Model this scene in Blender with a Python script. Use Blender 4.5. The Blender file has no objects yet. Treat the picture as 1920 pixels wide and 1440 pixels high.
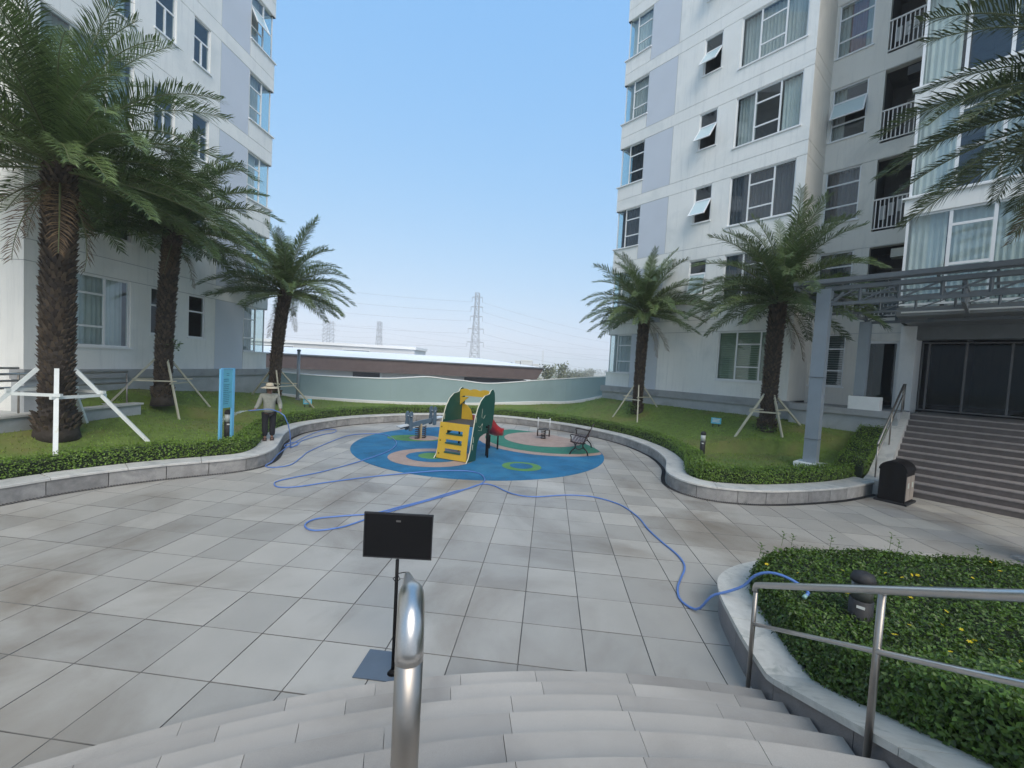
import bpy, bmesh, math, random
import numpy as np
from math import sin, cos, pi, radians, sqrt, atan2, hypot
from mathutils import Vector, Matrix, Quaternion
random.seed(7); rng = np.random.default_rng(11)
scene = bpy.context.scene
col = scene.collection

# ------------------------------------------------------------------ camera
EYE = Vector((0.0, 0.0, 2.83))
yaw, pitch, roll = radians(5.2), radians(2.5), radians(3.15)
fwd = Vector((-sin(yaw)*cos(pitch), cos(yaw)*cos(pitch), -sin(pitch)))
rt0 = Vector((cos(yaw), sin(yaw), 0)); up0 = rt0.cross(fwd)
cup = cos(roll)*up0 - sin(roll)*rt0; crt = cos(roll)*rt0 + sin(roll)*up0
cam = bpy.data.cameras.new('camera'); cam_ob = bpy.data.objects.new('camera', cam); col.objects.link(cam_ob)
cam.sensor_width = 36; cam.lens = 36*765/1920; cam.clip_start = .05; cam.clip_end = 9000
cam_ob.matrix_world = Matrix(((crt.x, cup.x, -fwd.x, EYE.x), (crt.y, cup.y, -fwd.y, EYE.y), (crt.z, cup.z, -fwd.z, EYE.z), (0, 0, 0, 1)))
scene.camera = cam_ob

# ------------------------------------------------------------------ sky and sun
SUN_AZ, SUN_EL = radians(157), radians(46)          # azimuth from +Y towards +X
world = bpy.data.worlds.new('World'); scene.world = world; world.use_nodes = True
wn = world.node_tree.nodes; wl = world.node_tree.links
bg = wn['Background']; sky = wn.new('ShaderNodeTexSky'); sky.sky_type = 'NISHITA'; sky.sun_disc = False
sky.sun_elevation = SUN_EL; sky.sun_rotation = SUN_AZ; sky.air_density = 1.0; sky.dust_density = 0.6; sky.ozone_density = 1.6; sky.altitude = 0
sep = wn.new('ShaderNodeSeparateColor'); com = wn.new('ShaderNodeCombineColor'); wl.new(sky.outputs[0], sep.inputs[0])
for i, (k, g) in enumerate(((1.10, .52), (1.84, .27), (3.25, .07))):          # hazy tropical sky: flatter from zenith to horizon than clear air
    pw_ = wn.new('ShaderNodeMath'); pw_.operation = 'POWER'; pw_.inputs[1].default_value = g; ml = wn.new('ShaderNodeMath'); ml.operation = 'MULTIPLY'; ml.inputs[1].default_value = k
    wl.new(sep.outputs[i], pw_.inputs[0]); wl.new(pw_.outputs[0], ml.inputs[0]); wl.new(ml.outputs[0], com.inputs[i])
wl.new(com.outputs[0], bg.inputs[0]); bg.inputs[1].default_value = 0.15
sun = bpy.data.lights.new('sun', 'SUN'); sun.energy = 1.5; sun.angle = radians(42); sun.color = (1, .92, .80)       # veiled sun: the whole court lies in soft open shade
sun_ob = bpy.data.objects.new('sun', sun); col.objects.link(sun_ob)
sd = Vector((sin(SUN_AZ)*cos(SUN_EL), cos(SUN_AZ)*cos(SUN_EL), sin(SUN_EL)))
sun_ob.rotation_euler = (-sd).to_track_quat('-Z', 'Y').to_euler(); sun_ob.location = (0, 0, 90)
scene.view_settings.view_transform = 'Standard'; scene.view_settings.look = 'None'
scene.view_settings.exposure = 0.88; scene.view_settings.gamma = 1.0; scene.view_settings.use_curve_mapping = False
scene.render.engine = 'CYCLES'
cy = scene.cycles
cy.use_denoising = True; cy.adaptive_threshold = .02; cy.use_light_tree = False; cy.max_bounces = 7; cy.diffuse_bounces = 3; cy.glossy_bounces = 3; cy.transparent_max_bounces = 12
cy.volume_bounces = 1; cy.sample_clamp_indirect = 6

# ------------------------------------------------------------------ materials
MATS = {}
def new_mat(name):
    m = bpy.data.materials.new(name); m.use_nodes = True; MATS[name] = m
    nt = m.node_tree; return m, nt, nt.nodes['Principled BSDF']
def node(nt, t, **kw):
    n = nt.nodes.new(t)
    for k, v in kw.items(): setattr(n, k, v)
    return n
def mixc(nt, fac, a, b, mode='MIX'):
    n = node(nt, 'ShaderNodeMix', data_type='RGBA', blend_type=mode)
    for sock, v in ((n.inputs[0], fac), (n.inputs[6], a), (n.inputs[7], b)):
        if hasattr(v, 'is_linked') or hasattr(v, 'links'): nt.links.new(v, sock)
        elif isinstance(v, (int, float)): sock.default_value = v
        else: sock.default_value = (*v, 1)
    return n.outputs[2]
def noise(nt, scale, detail=4, rough=.55, stretch=None, dist=0):
    tc = node(nt, 'ShaderNodeNewGeometry'); n = node(nt, 'ShaderNodeTexNoise')
    n.inputs['Scale'].default_value = scale; n.inputs['Detail'].default_value = detail; n.inputs['Roughness'].default_value = rough
    n.inputs['Distortion'].default_value = dist
    if stretch:
        mp = node(nt, 'ShaderNodeMapping'); mp.inputs['Scale'].default_value = stretch
        nt.links.new(tc.outputs['Position'], mp.inputs[0]); nt.links.new(mp.outputs[0], n.inputs[0])
    else: nt.links.new(tc.outputs['Position'], n.inputs[0])
    return n.outputs['Fac']
def ramp(nt, fac, lo, hi):
    r = node(nt, 'ShaderNodeMapRange'); r.inputs[1].default_value = lo; r.inputs[2].default_value = hi
    nt.links.new(fac, r.inputs[0]); return r.outputs[0]
def M(name, c, rough=.6, metal=0, var=.12, scale=3, bump=0, bscale=80, rand=0, island=0, spec=.5, dirt=None, dirt_scale=1.5, dirt_lo=.5, dirt_hi=.75, fine=0, stretch=None, trans=0, streak=None, spots=None):
    m, nt, b = new_mat(name)
    lo = [x*(1-var) for x in c]; hi = [min(1, x*(1+var)) for x in c]
    o = mixc(nt, ramp(nt, noise(nt, scale, 5, .6, stretch), .3, .7), lo, hi)
    if fine:
        f = ramp(nt, noise(nt, 220, 2, .6), .3, .7)
        o = mixc(nt, 1.0, o, mixc(nt, f, (1-fine,)*3, (1+fine,)*3), 'MULTIPLY')
    if dirt: o = mixc(nt, ramp(nt, noise(nt, dirt_scale, 6, .6, dist=.6), dirt_lo, dirt_hi), o, dirt)
    if spots:
        big = ramp(nt, noise(nt, .33, 3, .5), .42, .62); sm = ramp(nt, noise(nt, 3.2, 9, .68, (1, .45, 1), .9), .53, .64)
        mm = node(nt, 'ShaderNodeMath', operation='MULTIPLY'); nt.links.new(big, mm.inputs[0]); nt.links.new(sm, mm.inputs[1]); m2 = node(nt, 'ShaderNodeMath', operation='MULTIPLY'); m2.inputs[1].default_value = .75; nt.links.new(mm.outputs[0], m2.inputs[0])
        o = mixc(nt, m2.outputs[0], o, spots)
    if streak:
        st_ = ramp(nt, noise(nt, 2.6, 5, .65, (3.2, 3.2, .22)), .52, .80); o = mixc(nt, st_, o, streak)
    if rand:
        oi = node(nt, 'ShaderNodeObjectInfo'); g = ramp(nt, oi.outputs['Random'], 0, 1)
        r = mixc(nt, g, (1-rand,)*3, (1+rand, 1+rand*.95, 1+rand*.85)); o = mixc(nt, 1.0, o, r, 'MULTIPLY')
    if island:
        ge = node(nt, 'ShaderNodeNewGeometry')
        r = mixc(nt, ge.outputs['Random Per Island'], (1-island,)*3, (1+island, 1+island*.9, 1+island*.4)); o = mixc(nt, 1.0, o, r, 'MULTIPLY')
    nt.links.new(o, b.inputs['Base Color'])
    b.inputs['Roughness'].default_value = rough; b.inputs['Metallic'].default_value = metal; b.inputs['Specular IOR Level'].default_value = spec
    if bump:
        bn = node(nt, 'ShaderNodeBump'); bn.inputs['Strength'].default_value = bump; bn.inputs['Distance'].default_value = .02
        nt.links.new(noise(nt, bscale, 4, .6), bn.inputs['Height']); nt.links.new(bn.outputs[0], b.inputs['Normal'])
    if trans:
        tr = node(nt, 'ShaderNodeBsdfTranslucent'); nt.links.new(o, tr.inputs[0])
        mx = node(nt, 'ShaderNodeMixShader'); mx.inputs[0].default_value = trans
        nt.links.new(b.outputs[0], mx.inputs[1]); nt.links.new(tr.outputs[0], mx.inputs[2])
        nt.links.new(mx.outputs[0], nt.nodes['Material Output'].inputs[0])
    return m
def glass_mat(name, tint, base=.06, top=.75, rough=.02):
    m, nt, b = new_mat(name); nt.nodes.remove(b)
    lw = node(nt, 'ShaderNodeLayerWeight'); lw.inputs[0].default_value = .5
    pw = node(nt, 'ShaderNodeMath', operation='POWER'); pw.inputs[1].default_value = 3.5; nt.links.new(lw.outputs['Facing'], pw.inputs[0])
    mr = node(nt, 'ShaderNodeMapRange'); mr.inputs[3].default_value = base; mr.inputs[4].default_value = top; nt.links.new(pw.outputs[0], mr.inputs[0])
    t = node(nt, 'ShaderNodeBsdfTransparent'); t.inputs[0].default_value = (*tint, 1)
    g = node(nt, 'ShaderNodeBsdfGlossy'); g.inputs['Roughness'].default_value = rough; g.inputs[0].default_value = (.9, .95, 1, 1)
    mx = node(nt, 'ShaderNodeMixShader'); nt.links.new(mr.outputs[0], mx.inputs[0]); nt.links.new(t.outputs[0], mx.inputs[1]); nt.links.new(g.outputs[0], mx.inputs[2])
    nt.links.new(mx.outputs[0], nt.nodes['Material Output'].inputs[0]); return m
M('wall', (.84, .84, .805), .8, streak=(.70, .71, .69), var=.03, scale=.8, bump=.12, bscale=120, dirt=(.64, .67, .66), dirt_scale=.6, dirt_lo=.5, dirt_hi=.85)
M('wall_cream', (.78, .755, .69), .85, streak=(.66, .645, .60), var=.03, scale=.8, bump=.12, bscale=120, dirt=(.5, .5, .47), dirt_scale=.6, dirt_lo=.55, dirt_hi=.85)
M('panel', (.60, .64, .70), .75, var=.03, scale=.8, bump=.1, bscale=120)
M('groove', (.44, .45, .45), .9)
M('plinth', (.34, .35, .36), .7, var=.08, fine=.12, dirt=(.22, .23, .23), dirt_scale=1.2)
M('plinth_low', (.42, .44, .45), .8, var=.08, fine=.08, dirt=(.28, .30, .29), dirt_scale=.8)
M('frame', (.82, .83, .83), .4, var=.02)
glass_mat('glass', (.80, .88, .87), .10, .78); glass_mat('glass_dark', (.42, .5, .5), .04, .4); glass_mat('glass_lobby', (.3, .34, .34), .015, .2); glass_mat('glass_roof', (.75, .82, .85), .05, .5, .1)
M('curtain_grey', (.54, .55, .54), .9, var=.1, scale=2); M('curtain_white', (.74, .75, .73), .9, var=.06, scale=2)
M('curtain_dark', (.09, .09, .11), .9, var=.1, scale=2); M('curtain_pink', (.30, .17, .20), .9, scale=2); M('curtain_green', (.30, .36, .26), .9, scale=2)
M('curtain_teal', (.45, .53, .53), .9, scale=2)
m_, nt_, b_ = new_mat('sash_sky_glass'); b_.inputs['Base Color'].default_value = (.55, .68, .70, 1); b_.inputs['Roughness'].default_value = .18; b_.inputs['Specular IOR Level'].default_value = .8  # open sash glass: mirrored bright sky put into its pale colour
M('room', (.28, .28, .27), .95)
M('tile', (.365, .348, .328), .45, var=.07, scale=1.6, rand=.15, island=.14, fine=.07, dirt=(.19, .162, .135), dirt_scale=.42, dirt_lo=.47, dirt_hi=.72, bump=.05, bscale=200)
M('joint', (.17, .165, .155), .95, var=.3, scale=2)
M('slab', (.405, .37, .33), .5, var=.05, scale=2, rand=.15, fine=.08, dirt=(.29, .26, .23), dirt_scale=.9, dirt_lo=.5, dirt_hi=.8, bump=.05, bscale=200)
M('coping', (.56, .55, .52), .5, var=.08, rand=.08, fine=.1, scale=4, dirt=(.36, .37, .37), dirt_scale=3)
M('face_stone', (.31, .305, .30), .6, var=.22, rand=.24, fine=.14, scale=5, dirt=(.16, .165, .17), dirt_scale=2.5)
M('marble', (.56, .55, .51), .35, var=.12, rand=.05, scale=9, dirt=(.36, .37, .34), dirt_scale=6, dirt_lo=.55, dirt_hi=.7)
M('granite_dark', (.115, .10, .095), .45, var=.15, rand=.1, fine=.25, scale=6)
M('granite_tread_lit', (.27, .245, .235), .5, var=.12, rand=.08, fine=.25, scale=6)  # same granite as the risers, sky light on treads put into its tone
M('grate', (.035, .035, .04), .5, metal=.4)
M('soil_grass', (.125, .185, .035), .95, var=.25, scale=6, bump=.6, bscale=60, dirt=(.19, .17, .06), dirt_scale=.55, dirt_lo=.5, dirt_hi=.75)
M('grass', (.20, .32, .05), .7, var=.25, scale=.7, island=.4, trans=.25, dirt=(.25, .225, .085), dirt_scale=.55, dirt_lo=.52, dirt_hi=.78)
M('hedge_leaf', (.135, .235, .035), .45, var=.25, scale=1.2, island=.5, trans=.2)
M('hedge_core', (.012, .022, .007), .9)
M('planter_leaf', (.065, .125, .018), .45, var=.25, scale=1.5, island=.55, trans=.2)
M('petal', (.95, .72, .03), .6, trans=.3)
M('frond', (.125, .185, .075), .42, var=.2, scale=1.2, island=.35, rand=.25, trans=.22)
M('frond_near', (.09, .12, .06), .4, var=.2, scale=1.2, island=.4, rand=.3, trans=.22)
M('rachis', (.12, .14, .06), .5, rand=.2)
M('trunk', (.05, .04, .033), .95, var=.3, scale=7, bump=.8, bscale=25)
M('leaf_base', (.07, .053, .043), .9, var=.3, island=.45, scale=9)
M('white_paint', (.74, .77, .75), .45, var=.06, scale=4, dirt=(.6, .58, .45), dirt_scale=4, dirt_lo=.6, dirt_hi=.8)
M('bamboo', (.48, .46, .36), .6, rand=.15, var=.12)
M('steel', (.58, .56, .54), .30, metal=1, var=.05, scale=4, fine=.04)
M('base_plate', (.10, .13, .17), .5); M('steel_dull', (.36, .33, .30), .4, metal=1, var=.08)
M('black', (.008, .008, .009), .6, var=.1, spec=.15)
M('black_rough', (.02, .02, .022), .65, fine=.2)
M('canopy_steel', (.15, .165, .175), .5, var=.07, rand=.05, dirt=(.11, .13, .145), dirt_scale=2)
M('column', (.27, .31, .345), .45, var=.05, scale=2)
M('concrete', (.55, .56, .55), .8, fine=.06)
M('blue_sign', (.12, .50, .68), .45, var=.04); M('blue_post', (.16, .48, .74), .4, var=.04); M('sign_ink', (.03, .16, .26), .6); M('sign_face', (.13, .46, .58), .45, var=.05)
M('lamp_glass', (.55, .57, .55), .25, var=.05); M('label_white', (.75, .76, .74), .5)
M('wall_green', (.29, .39, .41), .8, var=.04, scale=.6, bump=.1, dirt=(.255, .345, .365), dirt_scale=.5); M('white_cap', (.82, .83, .82), .6, var=.03)
M('brick_far', (.135, .098, .09), .85, var=.12, scale=1.5); M('roof_white', (.88, .87, .85), .95, spec=.05, var=.04, scale=.2); M('far_wall', (.70, .70, .70), .8, var=.05, scale=.3); M('far_dark', (.06, .06, .07), .6)
M('field', (.33, .27, .17), .95, var=.3, scale=.012, dirt=(.12, .16, .07), dirt_scale=.006, dirt_lo=.48, dirt_hi=.56)
M('pylon', (.26, .26, .28), .6); M('wire', (.2, .2, .22), .6)  # pylon grey lightened, so the colour carries part of the haze
M('hose', (.10, .20, .50), .35, var=.1, scale=5)
M('hose_tip', (.25, .42, .40), .3)
M('play_green', (.008, .075, .058), .45, var=.1, scale=3, dirt=(.03, .13, .11), dirt_scale=3, dirt_lo=.62, dirt_hi=.8); M('play_yellow', (.56, .36, .03), .5, var=.06); M('play_edge', (.62, .60, .48), .6); M('play_red', (.42, .015, .025), .3, var=.08)
M('play_floor', (.06, .055, .05), .7); M('play_blue', (.09, .14, .19), .4); M('play_grey', (.55, .58, .60), .4); M('spring', (.05, .035, .03), .4, metal=.5); M('spring_tan', (.42, .33, .2), .5)
M('rub_blue', (.009, .13, .27), .85, var=.25, scale=1.5, fine=.4, dirt=(.04, .21, .35), dirt_scale=.9, dirt_lo=.5, dirt_hi=.8, bump=.3, bscale=220); M('rub_tan', (.36, .27, .23), .9, var=.12, fine=.25, bump=.3, bscale=220)
M('rub_green', (.025, .17, .115), .85, var=.12, fine=.25, bump=.3, bscale=220); M('rub_lime', (.09, .24, .07), .85, var=.15, fine=.3, bump=.3, bscale=220)
M('iron', (.02, .016, .017), .4, metal=.3); M('bench_wood', (.07, .028, .026), .4, var=.2, scale=20)
M('bin', (.009, .007, .007), .5, spec=.25); M('bin_door', (.34, .29, .25), .5, var=.06); M('sticker', (.55, .60, .55), .5)
M('skin', (.22, .12, .085), .6); M('shirt', (.25, .26, .225), .9, var=.18, scale=14); M('trousers', (.012, .013, .018), .9); M('straw', (.48, .42, .31), .85, fine=.2, scale=30); M('sandal', (.035, .022, .02), .7)
M('hair', (.01, .008, .007), .7)
M('water', (.75, .82, .86), .15, trans=.5)
M('ac_unit', (.60, .59, .52), .5); M('laundry', (.62, .62, .60), .9); M('railing_cream', (.84, .80, .76), .5, var=.04)
M('far_leaf_hazed', (.15, .17, .10), .8, island=.4); M('cladding', (.16, .17, .17), .4)  # distant foliage: fading in haze is partly put into the leaf colour
M('lens_dark', (.10, .105, .10), .3); M('dry_frond', (.15, .10, .06), .8, island=.4, rand=.2); M('dark_frame', (.16, .155, .15), .45); M('lobby_shade', (.03, .028, .027), .8); M('balcony_shade', (.13, .125, .12), .9); M('planter_granite', (.2, .19, .195), .5, var=.12, rand=.08, fine=.25, scale=6)  # lobby and balcony interiors: their shade is put into the dark colour
M('ac_dark', (.05, .05, .05), .6)

# ------------------------------------------------------------------ mesh helpers
ID = lambda x, y, z: (x, y, z)
class MB:
    def __init__(s): s.v = []; s.f = []; s.mi = []
    def add(s, vs, fs, mi=0):
        n = len(s.v); s.v += [tuple(p) for p in vs]; s.f += [tuple(i+n for i in f) for f in fs]; s.mi += [mi]*len(fs); return s
    def box(s, x0, x1, y0, y1, z0, z1, W=ID, mi=0):
        P = [W(x, y, z) for z in (z0, z1) for (x, y) in ((x0, y0), (x1, y0), (x1, y1), (x0, y1))]
        return s.add(P, [(3, 2, 1, 0), (4, 5, 6, 7), (0, 1, 5, 4), (1, 2, 6, 5), (2, 3, 7, 6), (3, 0, 4, 7)], mi)
    def beam(s, a, b, w, h=None, mi=0, up=(0, 0, 1)):
        h = h or w; a = Vector(a); b = Vector(b); t = (b-a).normalized(); u = Vector(up)
        if abs(t.dot(u)) > .98: u = Vector((1, 0, 0))
        r = t.cross(u).normalized(); u = r.cross(t)
        P = [p + r*sx*w/2 + u*sy*h/2 for p in (a, b) for sx, sy in ((-1, -1), (1, -1), (1, 1), (-1, 1))]
        return s.add(P, [(3, 2, 1, 0), (4, 5, 6, 7), (0, 1, 5, 4), (1, 2, 6, 5), (2, 3, 7, 6), (3, 0, 4, 7)], mi)
    def tube(s, pts, r, n=8, mi=0, cap=True):
        pts = [Vector(p) for p in pts]; m = len(pts); rr = r if isinstance(r, (list, tuple)) else [r]*m
        ref = None; rings = []
        for i, p in enumerate(pts):
            t = (pts[min(i+1, m-1)]-pts[max(i-1, 0)]).normalized()
            if ref is None:
                ref = Vector((0, 0, 1)) if abs(t.z) < .9 else Vector((1, 0, 0))
                ref = (ref - t*ref.dot(t)).normalized()
            else:
                ref = ref - t*ref.dot(t); ref = ref.normalized() if ref.length > 1e-6 else t.orthogonal().normalized()
            bb = t.cross(ref); rings.append([p + (ref*cos(2*pi*k/n) + bb*sin(2*pi*k/n))*rr[i] for k in range(n)])
        vs = [q for rg in rings for q in rg]; fs = []
        for i in range(m-1):
            for k in range(n): fs.append((i*n+k, i*n+(k+1) % n, (i+1)*n+(k+1) % n, (i+1)*n+k))
        if cap: fs += [tuple(range(n-1, -1, -1)), tuple((m-1)*n+k for k in range(n))]
        return s.add(vs, fs, mi)
    def lathe(s, prof, c=(0, 0, 0), n=20, mi=0):
        vs = [(c[0]+r*cos(2*pi*k/n), c[1]+r*sin(2*pi*k/n), c[2]+z) for r, z in prof for k in range(n)]; fs = []
        for i in range(len(prof)-1):
            for k in range(n): fs.append((i*n+k, i*n+(k+1) % n, (i+1)*n+(k+1) % n, (i+1)*n+k))
        fs += [tuple(range(n-1, -1, -1)), tuple((len(prof)-1)*n+k for k in range(n))]
        return s.add(vs, fs, mi)
    def prism(s, poly, t0, t1, W, mi=0, mi_side=None):
        """poly of 2-D points (a,b); W(a,t,b) places them"""
        n = len(poly); vs = [W(a, t0, b) for a, b in poly] + [W(a, t1, b) for a, b in poly]
        s.add(vs, [tuple(range(n)), tuple(range(2*n-1, n-1, -1))], mi)
        return s.add(vs, [(i, i+n, (i+1) % n+n, (i+1) % n) for i in range(n)], mi if mi_side is None else mi_side)
ROOT = {}                                           # world location of the empties that carry parts
def rootloc(o):
    while o is not None:
        if o.name in ROOT: return Vector(ROOT[o.name])
        o = o.parent
    return Vector((0, 0, 0))
def link(name, me, parent=None, loc=None):
    o = bpy.data.objects.new(name, me); col.objects.link(o)
    if parent: o.parent = parent
    if loc is not None: o.location = loc
    return o
def mesh(name, v, f, mats, mi=None, smooth=False):
    me = bpy.data.meshes.new(name); me.from_pydata(v, [], f)
    for m in (mats if isinstance(mats, (list, tuple)) else [mats]): me.materials.append(MATS[m])
    if mi is not None and any(mi): me.polygons.foreach_set('material_index', mi)
    if smooth: me.polygons.foreach_set('use_smooth', [True]*len(me.polygons))
    me.update(); return me
def put(name, mb, mats, parent=None, smooth=False, local=False):
    """one mesh object out of a builder; vertices are world coordinates unless local"""
    v = mb.v
    if parent is not None and not local:
        L = rootloc(parent); v = [(p[0]-L.x, p[1]-L.y, p[2]-L.z) for p in v]
    elif parent is None and not local and v:
        a = np.array(v); c = (a.min(0)+a.max(0))/2; c[2] = a[:, 2].min(); v = (a-c).tolist()
        o = link(name, mesh(name, v, mb.f, mats, mb.mi, smooth), None, c); ROOT[o.name] = tuple(c); return o
    return link(name, mesh(name, v, mb.f, mats, mb.mi, smooth), parent)
def tag(o, label=None, cat=None, group=None, kind=None):
    if label: o['label'] = label
    if cat: o['category'] = cat
    if group: o['group'] = group
    if kind: o['kind'] = kind
    return o
def thing(name, loc, label, cat, group=None, rz=0):
    o = bpy.data.objects.new(name, None); col.objects.link(o); o.location = loc; o.rotation_euler = (0, 0, rz); o.empty_display_size = .2
    ROOT[o.name] = tuple(loc); return tag(o, label, cat, group)
def spline(P, step=.15, closed=False):
    """Catmull-Rom through points, resampled at about equal step"""
    P = [np.array(p, float) for p in P]; out = []
    for i in range(len(P)-1):
        p0 = P[max(i-1, 0)]; p1 = P[i]; p2 = P[i+1]; p3 = P[min(i+2, len(P)-1)]
        n = max(2, int(np.linalg.norm(p2-p1)/step*2))
        for k in range(n):
            t = k/n; out.append(.5*((2*p1)+(-p0+p2)*t+(2*p0-5*p1+4*p2-p3)*t*t+(-p0+3*p1-3*p2+p3)*t**3))
    out.append(P[-1]); out = np.array(out)
    d = np.r_[0, np.cumsum(np.linalg.norm(np.diff(out, axis=0), axis=1))]; m = max(2, int(round(d[-1]/step)))
    s = np.linspace(0, d[-1], m+1); return np.stack([np.interp(s, d, out[:, j]) for j in range(out.shape[1])], 1)
def leaf_cloud(P, N, size, tilt=.7, aspect=.5, jit=.35):
    """one small folded leaf per point: 4 vertices, 2 triangles"""
    n = len(P); P = np.asarray(P, float); N = np.asarray(N, float)
    nrm = N + rng.normal(0, tilt, (n, 3)); nrm /= np.linalg.norm(nrm, axis=1)[:, None]
    a = rng.normal(0, 1, (n, 3)); a -= nrm*(a*nrm).sum(1)[:, None]; a /= np.linalg.norm(a, axis=1)[:, None]
    b = np.cross(nrm, a); L = size*(1+rng.uniform(-jit, jit, n))[:, None]
    v = np.stack([P, P+a*L*.55+b*L*aspect*.5+nrm*L*.08, P+a*L, P+a*L*.55-b*L*aspect*.5+nrm*L*.08], 1).reshape(-1, 3)
    i = np.arange(n)*4; f = np.concatenate([np.stack([i, i+1, i+2], 1), np.stack([i, i+2, i+3], 1)])
    return v, f
def fast_mesh(name, v, f, mats, smooth=False, mi=None):
    me = bpy.data.meshes.new(name); v = np.asarray(v, np.float32); f = np.asarray(f, np.int32); k = f.shape[1]
    me.vertices.add(len(v)); me.vertices.foreach_set('co', v.ravel()); me.loops.add(f.size); me.loops.foreach_set('vertex_index', f.ravel())
    me.polygons.add(len(f)); me.polygons.foreach_set('loop_start', np.arange(len(f), dtype=np.int32)*k)
    for m in (mats if isinstance(mats, (list, tuple)) else [mats]): me.materials.append(MATS[m])
    if mi is not None: me.polygons.foreach_set('material_index', mi)
    me.update(calc_edges=True); me.validate(); return me
def inside(P, poly):
    P = np.atleast_2d(P); x, y = P[:, 0], P[:, 1]; r = np.zeros(len(P), bool); n = len(poly)
    for i in range(n):
        x1, y1 = poly[i][:2]; x2, y2 = poly[(i+1) % n][:2]
        c = (y1 > y) != (y2 > y)
        with np.errstate(divide='ignore', invalid='ignore'): r ^= c & (x < (x2-x1)*(y-y1)/(y2-y1+1e-12)+x1)
    return r
def seg(P, poly):
    P = np.asarray(P, float)[:, :2]; best = np.full(len(P), 1e9); zz = np.zeros(len(P))
    for a, b in zip(poly[:-1], poly[1:]):
        a = np.array(a, float); b = np.array(b, float); e = b[:2]-a[:2]; t = np.clip(((P-a[:2])@e)/(e@e), 0, 1)
        d = np.hypot(*(P-(a[:2]+t[:, None]*e)).T); m = d < best; best[m] = d[m]
        if len(a) > 2: zz[m] = (a[2]+t*(b[2]-a[2]))[m]
    return best, zz
def offset(poly, d):
    """polyline moved to its left by d"""
    p = np.asarray(poly, float); t = np.gradient(p, axis=0); t /= np.linalg.norm(t, axis=1)[:, None]
    return p + np.stack([-t[:, 1], t[:, 0]], 1)*d
def ribbon(mb, A, za, B, zb, mi=0):
    n = len(A); za = np.broadcast_to(za, n); zb = np.broadcast_to(zb, n)
    mb.add([(A[i][0], A[i][1], za[i]) for i in range(n)]+[(B[i][0], B[i][1], zb[i]) for i in range(n)], [(i, i+1, n+i+1, n+i) for i in range(n-1)], mi)

# ------------------------------------------------------------------ plan of the place (metres; plaza at z = 0)
S2 = .70710678
def WR(u, off, z): return (8.9-S2*u+S2*off, 15.9+S2*u+S2*off, z)      # right block: u along the facade, off into the house
def WL(u, off, z): return (-12.8-off, u, z)                             # left block
KERB = [(-9.45, 4.4), (-9.3, 5.5), (-9.18, 6.03), (-8.97, 6.68), (-8.64, 7.29), (-8.18, 7.91), (-7.66, 8.42), (-7.25, 8.85), (-7.05, 9.25), (-7.05, 9.7), (-7.25, 10.3), (-7.75, 11.2), (-8.3, 12.2), (-8.65, 13.2), (-8.75, 14.2), (-8.4, 15.8), (-7.75, 17.0), (-6.5, 18.4), (-5.4, 19.2), (-4.2, 19.75), (-2.9, 20.0), (-1.8, 19.95), (-.6, 19.5), (.6, 18.85), (1.5, 18.15), (2.4, 17.2), (3.05, 16.2), (3.45, 15.1), (3.67, 13.95), (3.62, 12.5), (3.3, 11.3), (3.2, 10.7), (3.35, 10.15), (3.7, 9.8), (4.2, 9.65), (4.98, 9.7), (6.02, 10.03), (7.25, 10.58), (8.26, 11.2), (8.75, 11.55)]
K = spline(KERB, .15)
BOUND = [(-11.45, 4.0, .8), (-11.42, 10.45, .92), (-12.8, 10.7, 1.5), (-12.8, 11.4, 1.5), (-12.8, 17.4, 1.0), (-11.9, 18.2, .78), (-9, 20.66, .49), (-6.1, 22.3, .42), (-3.1, 23.3, .54), (.7, 23.3, .83), (1.9, 22.8, 1.08), (2.95, 22.0, 1.43)]
for u, off, z in ((8.4, 0, 1.43), (.14, -.05, 1.42), (-2.75, -.3, 1.3), (-2.72, -2.0, .75), (-2.72, -3.2, .4)): BOUND.append(WR(u, off, z))
def lawn_z(P):
    P = np.atleast_2d(P)[:, :2]; dk, _ = seg(P, KERB); dk = np.maximum(dk-.45, 0); db, zb = seg(P, BOUND)
    f = dk/(dk+db+1e-6); f = f*f*(3-2*f)*.5+f*.5; w = np.clip((-P[:, 0]-8.5)/1.5, 0, 1)*np.clip((13.5-P[:, 1])/2, 0, 1); f = f*(1-w)+w*f**1.9; return .36+(zb-.36)*f
def lz(x, y): return float(lawn_z([(x, y)])[0])

# ------------------------------------------------------------------ ground
CIRC = (-2.25, 13.9, 4.2)
SC = (1.4, -4.15); SR = 7.8                                            # centre and first nosing radius of the curved steps
mb = MB(); ring = [(5200*cos(2*pi*a/64), 400+5200*sin(2*pi*a/64), -7.0) for a in range(64)]; mb.add(ring, [tuple(range(64))])
tag(put('far_plain', mb, 'field'), kind='structure')
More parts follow.
